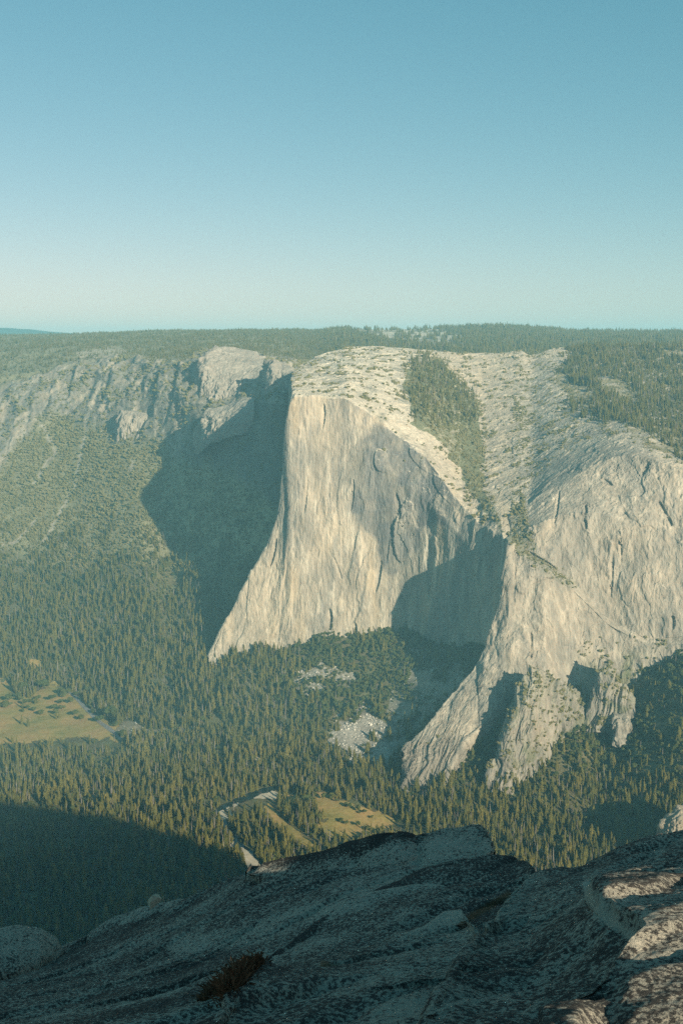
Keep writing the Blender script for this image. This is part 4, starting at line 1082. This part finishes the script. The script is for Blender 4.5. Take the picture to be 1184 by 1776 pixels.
# ------------------------------------------------------------------ foreground: the lookout's granite ledges
def lichen_material(name, dark=0.5, pale=(0.50, 0.45, 0.355), sc=1.0):
    m, nt, b = nodes_of(name)
    at = nt.nodes.new('ShaderNodeAttribute'); at.attribute_name = 'tone'
    big = coord_noise(nt, (1, 1, 1), 1.9 * sc, 9, 0.7)
    mid = coord_noise(nt, (1, 1, 1), 13 * sc, 8, 0.78)
    fine = coord_noise(nt, (1, 1, 1), 46 * sc, 5, 0.72)
    sep = nt.nodes.new('ShaderNodeSeparateColor'); nt.links.new(at.outputs[0], sep.inputs[0])
    # crusts of black lichen where the three noises and the painted cover add up
    a1 = nt.nodes.new('ShaderNodeMath'); a1.operation = 'MULTIPLY_ADD'; a1.inputs[1].default_value = 0.35
    nt.links.new(big.outputs[0], a1.inputs[0]); nt.links.new(sep.outputs[0], a1.inputs[2])
    a2 = nt.nodes.new('ShaderNodeMath'); a2.operation = 'MULTIPLY_ADD'; a2.inputs[1].default_value = 0.7
    nt.links.new(mid.outputs[0], a2.inputs[0]); nt.links.new(a1.outputs[0], a2.inputs[2])
    a3 = nt.nodes.new('ShaderNodeMath'); a3.operation = 'MULTIPLY_ADD'; a3.inputs[1].default_value = 1.9
    nt.links.new(fine.outputs[0], a3.inputs[0]); nt.links.new(a2.outputs[0], a3.inputs[2])
    r = ramp(nt, a3.outputs[0], [(0.0, (0, 0, 0)), (1.0, (1, 1, 1))])
    mr = nt.nodes.new('ShaderNodeMapRange'); mr.inputs['From Min'].default_value = 1.52; mr.inputs['From Max'].default_value = 1.76
    nt.links.new(a3.outputs[0], mr.inputs['Value'])
    nt.nodes.remove(r)
    r1 = ramp(nt, mr.outputs[0], [(0.0, pale), (0.35, tuple(c * 0.78 for c in pale)), (0.6, (0.21, 0.19, 0.16)), (0.88, (0.066, 0.061, 0.054))])
    rf = ramp(nt, fine.outputs[0], [(0.3, (0.75,) * 3), (0.7, (1.2,) * 3)])
    c = mul(nt, r1.outputs[0], rf.outputs[0])
    # rusty seams
    mx = nt.nodes.new('ShaderNodeMixRGB'); mx.inputs[2].default_value = (0.13, 0.07, 0.03, 1)
    nt.links.new(sep.outputs[1], mx.inputs[0]); nt.links.new(c, mx.inputs[1])
    nt.links.new(mx.outputs[0], b.inputs['Base Color'])
    add = nt.nodes.new('ShaderNodeMath'); add.operation = 'MULTIPLY_ADD'; add.inputs[1].default_value = 0.35
    nt.links.new(fine.outputs[0], add.inputs[0]); nt.links.new(mid.outputs[0], add.inputs[2])
    bp = nt.nodes.new('ShaderNodeBump'); bp.inputs['Distance'].default_value = 0.05; bp.inputs['Strength'].default_value = 0.9
    nt.links.new(add.outputs[0], bp.inputs['Height']); nt.links.new(bp.outputs[0], b.inputs['Normal'])
    return m
M_LICHEN = lichen_material('lichened_granite')

def slab_loft(name, rows, n=7, sink=0.5, back=0.5, bulge=1.0, step=1.6):
    cols = []
    for px, by, bY, cy, cY in rows:
        _, mb = ray(px, by); _, mc = ray(px, cy)
        zb_, zc = mb * bY, mc * cY
        pts = [zz(zb_ - sink, bY + 0.12), zz(zb_ - 0.05, bY + 0.02)]
        for k in range(n):
            t = k / (n - 1)
            e1 = math.sin(t * math.pi / 2) * bulge + t * (1 - bulge); e2 = (1 - math.cos(t * math.pi / 2)) * bulge + t * (1 - bulge)
            pts.append(zz(zb_ + (zc - zb_) * e1, bY + (cY - bY) * e2 + 0.03))
        pts += [zz(zc - back * 0.45, cY + back * 0.5), zz(zc - back * 1.2, cY + back), zz(zc - sink * 3 - back * 1.2, cY + back + 0.15)]
        cols.append((px, pts))
    for e, side in ((rows[0], -1), (rows[-1], 1)):
        if e[0] < -300 or e[0] > 1400: continue
        _, m_ = ray(e[0], (e[1] + e[3]) / 2 + 6); yy = (e[2] + e[4]) / 2
        cols.append((e[0] + side * 3, [zz(m_ * yy - 0.25 * (k == 0), yy + 0.004 * k) for k in range(len(cols[0][1]))]))
    return Loft(name, cols, step=step, vs=1.5, su=1.8, sv=2.5, vmin=3)

def rough(L, seed, amp=1.0, along=(-0.80, -0.6)):
    n = L.normals(); P = L.P; x, y, z = P[..., 0], P[..., 1], P[..., 2]
    # weathering grain runs down the slabs
    s_ = x * along[0] + y * along[1]; q = x * along[1] - y * along[0]
    d = 0.09 * fbm(s_ / 3.2, q / 1.2, z / 1.2, 3, seed) + 0.024 * fbm(s_ / 0.9, q / 0.35, z / 0.35, 3, seed + 3) + 0.022 * fbm(x / 0.16, y / 0.16, z / 0.16, 4, seed + 5)
    d = d - 0.05 * sstep(0.55, 0.95, fbm(s_ / 3.0, q / 0.6, z / 0.6, 2, seed + 8, ridged=True))
    d = d - 0.055 * sstep(0.90, 0.96, fbm(s_ / 5.0 + 0.1 * perlin(x, y, z), q / 1.3, z / 1.3, 2, seed + 11, ridged=True))
    L.P = P + n * (amp * d)[..., None]

def cover_tone(L, seed, base, rust=None):
    P = L.P; x, y, z = P[..., 0], P[..., 1], P[..., 2]
    s_ = x * -0.8 + y * -0.6; q = x * -0.6 + y * 0.8
    px, py = L.pix()
    k = base - 0.04 + 0.27 * fbm(s_ / 2.2, q / 0.6, z / 0.8, 4, seed) + 0.10 * fbm(x / 0.35, y / 0.35, z / 0.35, 3, seed + 4)
    col = np.zeros(P.shape); col[..., 0] = k
    if rust is not None: col[..., 1] = np.clip(rust(px, py), 0, 1)
    return col, px, py

FL0 = [
 (-400, [zz(-3.0, 1.5), (1900,5.0),(1790,6.5),(1745,9),(1725,11.5)]),
 (0,    [zz(-2.6, 1.2), (1900,4.2),(1776,5.6),(1715,8.5),(1668,11)]),
 (110,  [zz(-2.4, 1.1), (1900,4.0),(1776,5.3),(1700,8.2),(1640,10.8)]),
 (160,  [zz(-2.3, 1.0), (1900,3.9),(1776,5.2),(1692,8),(1620,10.6)]),
 (200,  [zz(-2.3, 1.0), (1900,3.8),(1776,5.1),(1685,7.9),(1602,10.5)]),
 (270,  [zz(-2.2, 1.0), (1900,3.7),(1776,5.0),(1670,7.8),(1580,10.2)]),
 (420,  [zz(-2.1, 0.9), (1900,3.3),(1776,4.6),(1640,7.4),(1508,9.8)]),
 (560,  [zz(-1.9, 0.8), (1900,3.0),(1776,4.2),(1620,7.0),(1484,9.4)]),
 (700,  [zz(-1.8, 0.7), (1900,2.8),(1776,3.9),(1640,6.2),(1504,8.6)]),
 (850,  [zz(-1.7, 0.6), (1900,2.6),(1776,3.6),(1650,5.4),(1512,8.4)]),
 (925,  [zz(-1.7, 0.6), (1900,2.5),(1776,3.4),(1650,5.2),(1516,8.2)]),
 (1000, [zz(-1.65, 0.6), (1900,2.4),(1790,3.1),(1680,4.6),(1530,7.3)]),
 (1184, [zz(-1.6, 0.5), (1900,2.3),(1790,2.9),(1680,4.3),(1510,7.0)]),
 (1700, [zz(-1.5, 0.5), (1900,2.2),(1790,2.8),(1680,4.2),(1500,6.8)]),
]
for px, pts in FL0:
    yl = pts[-1][1]; zl = ray(px, pts[-1][0])[1] * yl
    pts += [zz(zl - 0.5, yl + 0.5), zz(zl - 6, yl + 1.0)]
LEDGE = Loft('granite_ledge', FL0, step=1.8, vs=1.5, su=8, sv=4)
S_UP = slab_loft('rock_slab', [(430,1516,9.3,1501,9.5),(500,1535,9.0,1485,9.4),(560,1548,8.8,1470,9.3),(640,1536,8.6,1447,9.2),(690,1522,8.6,1437,9.2),(716,1512,8.6,1444,9.2),(722,1511,8.6,1449,9.2),(745,1506,8.5,1439,9.2),(800,1498,8.5,1433,9.2),(832,1490,8.5,1431,9.1),(846,1484,8.5,1444,8.9),(853,1478,8.55,1466,8.7)])
S_MID = slab_loft('rock_slab', [(420,1722,5.5,1700,5.8),(480,1712,5.6,1648,6.7),(560,1692,5.9,1592,7.3),(640,1665,6.2,1550,7.7),(720,1635,6.5,1513,8.0),(800,1600,6.8,1490,8.2),(860,1572,7.0,1484,8.2),(895,1550,7.2,1487,8.1),(915,1532,7.4,1499,7.9),(923,1524,7.5,1512,7.7)])
S_LOW = slab_loft('rock_slab', [(335,1900,3.0,1800,3.7),(360,1900,3.0,1765,4.1),(400,1900,3.0,1718,4.6),(450,1900,2.95,1670,5.2),(520,1900,2.9,1692,5.0),(600,1900,2.85,1668,5.3),(680,1900,2.8,1625,5.8),(740,1900,2.8,1602,6.1),(775,1900,2.75,1582,6.4),(800,1900,2.7,1578,6.4),(822,1900,2.7,1600,5.8),(840,1900,2.7,1650,4.9)], bulge=0.12)
FR = [
 (712, [zz(-2.6,2.2), (1900,2.6),(1870,2.75),(1850,2.85),(1830,2.95),(1815,3.05),(1800,3.1)]),
 (780, [zz(-2.6,2.2), (1900,2.6),(1830,3.0),(1790,3.2),(1755,3.5),(1725,3.8),(1700,4.0)]),
 (840, [zz(-2.6,2.2), (1900,2.55),(1790,3.2),(1730,3.8),(1685,4.3),(1645,4.8),(1612,5.2)]),
 (890, [zz(-2.5,2.1), (1900,2.5),(1776,3.3),(1700,4.1),(1635,4.9),(1585,5.7),(1548,6.4)]),
 (925, [zz(-2.5,2.0), (1900,2.5),(1776,3.3),(1690,4.2),(1610,5.2),(1555,6.2),(1514,7.2)]),
 (1000,[zz(-2.5,2.0), (1900,2.4),(1776,3.2),(1690,3.8),(1600,4.7),(1545,5.8),(1499,7.4)]),
 (1050,[zz(-2.6,2.0), zz(-2.05,2.3), zz(-2.06,3.2), (1700,3.6), (1600,4.1), (1540,5.4), (1482,7.5)]),
 (1090,[zz(-2.6,2.0), zz(-2.0,2.3), zz(-2.02,3.15), (1655,3.7), (1600,4.1), (1530,5.5), (1461,7.6)]),
 (1140,[zz(-2.6,2.0), zz(-2.0,2.3), zz(-2.0,3.12), zz(-2.1,3.75), (1590,4.15), (1525,5.6), (1447,7.6)]),
 (1184,[zz(-2.6,2.0), zz(-2.0,2.3), zz(-1.99,3.12), zz(-2.09,3.75), (1590,4.15), (1520,5.6), (1435,7.6)]),
 (1700,[zz(-2.6,2.0), zz(-2.0,2.3), zz(-1.95,3.12), zz(-2.02,3.75), (1585,4.15), (1505,5.6), (1390,7.8)]),
]
for px, pts in FR:
    yl = pts[-1][1]; zl = ray(px, pts[-1][0])[1] * yl
    pts += [zz(zl - 0.25, yl + 0.3), zz(zl - 1.6, yl + 0.7)]
S_RIGHT = Loft('rock_slab', FR, step=1.6, vs=1.5, su=9.0, sv=7.0, vmin=3)
S_BOULD = slab_loft('boulder', [(-110,1720,8.9,1700,9.1),(-80,1715,8.9,1640,9.4),(-30,1705,8.95,1612,9.6),(30,1692,9.1,1605,9.8),(70,1676,9.4,1611,9.9),(95,1660,9.7,1625,10.0),(106,1650,9.9,1642,10.0)], bulge=1.0, back=1.2)
S_EDGE = slab_loft('rock_slab', [(155,1632,10.1,1622,10.3),(165,1630,10.0,1610,10.4),(200,1624,9.9,1591,10.4),(240,1612,9.8,1578,10.3),(290,1602,9.6,1566,10.2),(340,1588,9.5,1550,10.0),(385,1564,9.5,1537,9.8),(400,1552,9.5,1540,9.7)])
# bedrock added out of view beside and behind the viewer to shade the slabs
def shade_rock(name, c, r, seed):
    nu, nv = 64, 40
    a = np.linspace(0, 2 * np.pi, nu)[:, None]; b_ = np.linspace(-0.5 * np.pi, 0.5 * np.pi, nv)[None, :]
    V = np.stack([np.cos(a) * np.cos(b_), np.sin(a) * np.cos(b_), np.sin(b_) + 0 * a], -1) * np.array(r)
    k = 1 + 0.35 * fbm(V[..., 0] / 2.2 + c[0], V[..., 1] / 2.2, V[..., 2] / 1.5, 4, seed)
    V = V * k[..., None] + np.array(c)
    col = np.zeros(V.shape); col[..., 0] = 0.3
    mesh_from(name, V.reshape(-1, 3), grid_faces(nu, nv), M_LICHEN, col.reshape(-1, 3))['kind'] = 'structure'
# the two-level edge of the right-hand rock
px, py = S_RIGHT.pix()
edge = [(1018,1535),(1024,1560),(1036,1582),(1060,1600),(1092,1622),(1108,1640),(1075,1670),(1050,1700),(1040,1730),(1000,1750),(930,1790)]
rx = np.interp(py, [e[1] for e in edge], [e[0] for e in edge])
step_ = sstep(-10, 10, px - rx) * sstep(1525, 1560, py)
S_RIGHT.P[..., 2] += 0.09 * step_
for k, (L, amp) in enumerate(((LEDGE, 1.0), (S_UP, 0.8), (S_MID, 0.8), (S_LOW, 1.0), (S_RIGHT, 1.0), (S_BOULD, 0.5), (S_EDGE, 0.6))):
    rough(L, 120 + 7 * k, amp)
c_, px, py = cover_tone(LEDGE, 200, 0.27, lambda a, b_: 0.8 * sstep(9, 3, polyline_dist(a, b_, [(560,1672),(620,1690),(700,1650),(800,1600),(880,1552)])))
pale_b = sstep(26, 8, polyline_dist(px, py, [(310,1640),(420,1625),(520,1590),(600,1565),(700,1530),(820,1505)]))
c_[..., 0] -= 0.16 * pale_b
shade_rock('granite_ledge', (4.5, 3.6, -2.9), (1.0, 2.3, 1.6), 1)  # unseen rock, added to shade the upper slabs
shade_rock('granite_ledge', (7.2, -4.2, -1.6), (1.9, 2.6, 2.5), 2)  # unseen rise, added to shade the ledge on the left
o = LEDGE.build(M_LICHEN, c_, 'granite_ledge'); o['kind'] = 'structure'
for L, base, lab, seed in (
    (S_UP, 0.25, 'uppermost grey granite slab with a notched crest above the valley', 300),
    (S_MID, 0.20, 'long rounded granite slab lying just below the notched one', 310),
    (S_LOW, 0.26, 'pale low slab at the bottom edge with a brown grass tuft along it', 320),
    (S_RIGHT, 0.27, 'big dark lichened slab at the right with a sunlit lower corner', 330),
    (S_EDGE, 0.12, 'thin pale slab on the lip of the dark ledge above the shaded wood', 340)):
    c_, px, py = cover_tone(L, seed, base)
    if L is S_RIGHT:
        c_[..., 0] -= 0.32 * sstep(12, 3, polyline_dist(px, py, edge[:6])) - 0.02 * step_ + 0.2 * sstep(1000, 860, px) * sstep(1560, 1500, py + (px - 930) * 0.7)  # sunlit ridge line painted in as a pale band along the edge
    if L in (S_UP, S_MID): c_[..., 0] += 0.26 * sstep(5.2, 8.0, L.v)[None, :] * (0.6 + 0.4 * sstep(760, 690, px)) - 0.06
    if L is S_RIGHT: rx = np.interp(py, [e[1] for e in edge], [e[0] for e in edge]); c_[..., 0] -= 0.14 * sstep(-25, 25, px - rx) * sstep(1520, 1580, py)
    if L is S_UP: c_[..., 0] -= 0.08 * sstep(700, 760, px)
    if L is S_LOW: c_[..., 0] -= 0.12 * sstep(600, 700, px)
    tag(L.build(M_LICHEN, c_, 'rock_slab'), lab, 'rock slab', 'granite slabs of the lookout')
c_, px, py = cover_tone(S_BOULD, 350, 0.08); tag(S_BOULD.build(M_LICHEN, c_, 'boulder'), 'smooth grey boulder at the left edge of the dark ledge', 'boulder')
mx_, mz_ = ray(268, 1560)
st_ = bpy.data.objects.new('stone', boulder_mesh('stone', 31, M_SAND)); C.objects.link(st_)
st_.location = (mx_ * 9.9, 9.9, mz_ * 9.9); st_.scale = (0.075, 0.06, 0.062); st_.rotation_euler = (0.2, -0.35, 0.6)
tag(st_, 'small pale pointed stone on the lip of the ledge', 'stone')

# brown dry tuft growing in the joint of the low slab
def fg_point(px, py):
    best = None
    for L in (LEDGE, S_LOW):
        qx, qy = L.pix()
        k = np.argmin(np.hypot(qx - px, qy - py))
        if np.hypot(qx.flat[k] - px, qy.flat[k] - py) < 4:
            p = L.P.reshape(-1, 3)[k]
            if best is None or p[1] < best[1]: best = p
    return best
rgt = np.random.default_rng(21)
V, T = [], []
for _ in range(2600):
    t = rgt.uniform()
    cx = 452 + (352 - 452) * t + rgt.normal(0, 8); cy = 1656 + (1742 - 1656) * t ** 0.85 + rgt.normal(0, 7)
    if _ % 20 == 0: base_pts = None
    key = (round(cx / 6), round(cy / 6))
    if key not in globals().setdefault('_tuft', {}): _tuft[key] = fg_point(cx, cy)
    p = _tuft[key]
    if p is None: continue
    p = p + np.array((rgt.normal(0, 0.012), rgt.normal(0, 0.012), -0.01))
    l = rgt.uniform(0.03, 0.085) * (0.5 + math.sin(math.pi * min(max(t, 0.05), 0.95)))
    d = np.array((rgt.normal(-0.25, 0.55), rgt.normal(-0.1, 0.5), 1.0)); d /= np.linalg.norm(d)
    side = np.cross(d, rgt.normal(size=3)); side /= np.linalg.norm(side)
    q = len(V)
    V += [tuple(p - side * 0.0022), tuple(p + side * 0.0022), tuple(p + d * l * 0.6 + side * 0.0015), tuple(p + d * l + np.array((rgt.normal(0, 0.01), 0, -0.015)))]
    T += [(q, q + 1, q + 2), (q, q + 2, q + 3)]
m, nt, b = nodes_of('dry_brown_blades'); n1 = coord_noise(nt, (1, 1, 1), 22, 3, 0.6)
r1 = ramp(nt, n1.outputs[0], [(0.35, (0.06, 0.036, 0.022)), (0.65, (0.16, 0.088, 0.048))]); nt.links.new(r1.outputs[0], b.inputs['Base Color'])
o = bpy.data.objects.new('grass_tuft', tri_mesh('grass_tuft', V, T, [m])); C.objects.link(o)
tag(o, 'brown dry grass tuft growing in the joint along the pale low slab', 'grass tuft')

# the white car on the valley road
def prism(name, prof, w0, w1, mat, parent, loc=(0, 0, 0)):
    n = len(prof)
    V = [(x_, -w0 if k < 2 else -w1, z_) for k, (x_, z_) in enumerate(prof)] + [(x_, w0 if k < 2 else w1, z_) for k, (x_, z_) in enumerate(prof)]
    me = bpy.data.meshes.new(name)
    me.from_pydata(V, [], [tuple(range(n))[::-1], tuple(range(n, 2 * n))] + [(k, (k + 1) % n, n + (k + 1) % n, n + k) for k in range(n)])
    me.materials.append(mat); o = bpy.data.objects.new(name, me); C.objects.link(o); o.parent = parent; o.location = loc
    return o
def plain(name, col, rough=0.5):
    m, nt, b = nodes_of(name); b.inputs['Base Color'].default_value = (*col, 1); b.inputs['Roughness'].default_value = rough
    n = coord_noise(nt, (1, 1, 1), 3.0, 3, 0.5); r = ramp(nt, n.outputs[0], [(0.3, tuple(c * 0.92 for c in col)), (0.7, col)]); nt.links.new(r.outputs[0], b.inputs['Base Color'])
    return m
car = bpy.data.objects.new('parked_car', None); C.objects.link(car)
gp = ground_at(212, 1281); gq = ground_at(206, 1274)
car.location = (gp[0], gp[1], gp[2] + 1.1); car.rotation_euler = (0, 0, math.atan2(gq[1] - gp[1], gq[0] - gp[0]))
tag(car, 'white car on the pale road at the tip of the left meadow', 'car')
mw, mg, mt = plain('white_paint', (0.8, 0.8, 0.78), 0.3), plain('car_glass', (0.03, 0.04, 0.045), 0.1), plain('tyre_rubber', (0.03, 0.03, 0.03), 0.8)
prism('body', [(-2.25, 0.35), (2.25, 0.35), (2.3, 0.75), (1.2, 0.98), (-2.1, 1.02), (-2.3, 0.8)], 0.88, 0.9, mw, car)
prism('cabin', [(-1.9, 1.02), (1.15, 0.98), (0.45, 1.5), (-1.5, 1.55)], 0.86, 0.68, mg, car)
prism('roof', [(-1.52, 1.552), (0.47, 1.502), (0.42, 1.56), (-1.46, 1.61)], 0.70, 0.68, mw, car)
for wx in (-1.4, 1.4):
    for wy in (-0.82, 0.82):
        prism('wheel', [(0.33 * math.cos(a), 0.33 * math.sin(a)) for a in np.linspace(0, 2 * np.pi, 15)[:-1]], 0.11, 0.11, mt, car, (wx, wy, 0.33))

# ------------------------------------------------------------------ haze: the morning air of the valley
def box(name, lo, hi, mat):
    v = np.array([(x_, y_, z_) for x_ in (lo[0], hi[0]) for y_ in (lo[1], hi[1]) for z_ in (lo[2], hi[2])], float)
    f = np.array([(0,1,3,2),(4,6,7,5),(0,4,5,1),(2,3,7,6),(0,2,6,4),(1,5,7,3)])
    return mesh_from(name, v, f, mat, smooth=False)
mh = bpy.data.materials.new('valley_air'); mh.use_nodes = True
nt = mh.node_tree; nt.nodes.clear()
out = nt.nodes.new('ShaderNodeOutputMaterial')
pv = nt.nodes.new('ShaderNodeVolumePrincipled')
pv.inputs['Color'].default_value = (0.34, 0.77, 0.92, 1)
pv.inputs['Density'].default_value = 6.1e-5
pv.inputs['Anisotropy'].default_value = 0.0
nt.links.new(pv.outputs[0], out.inputs['Volume'])
box('haze', (-9000, -7000, -1160), (9000, 24000, 420), mh)['kind'] = 'stuff'
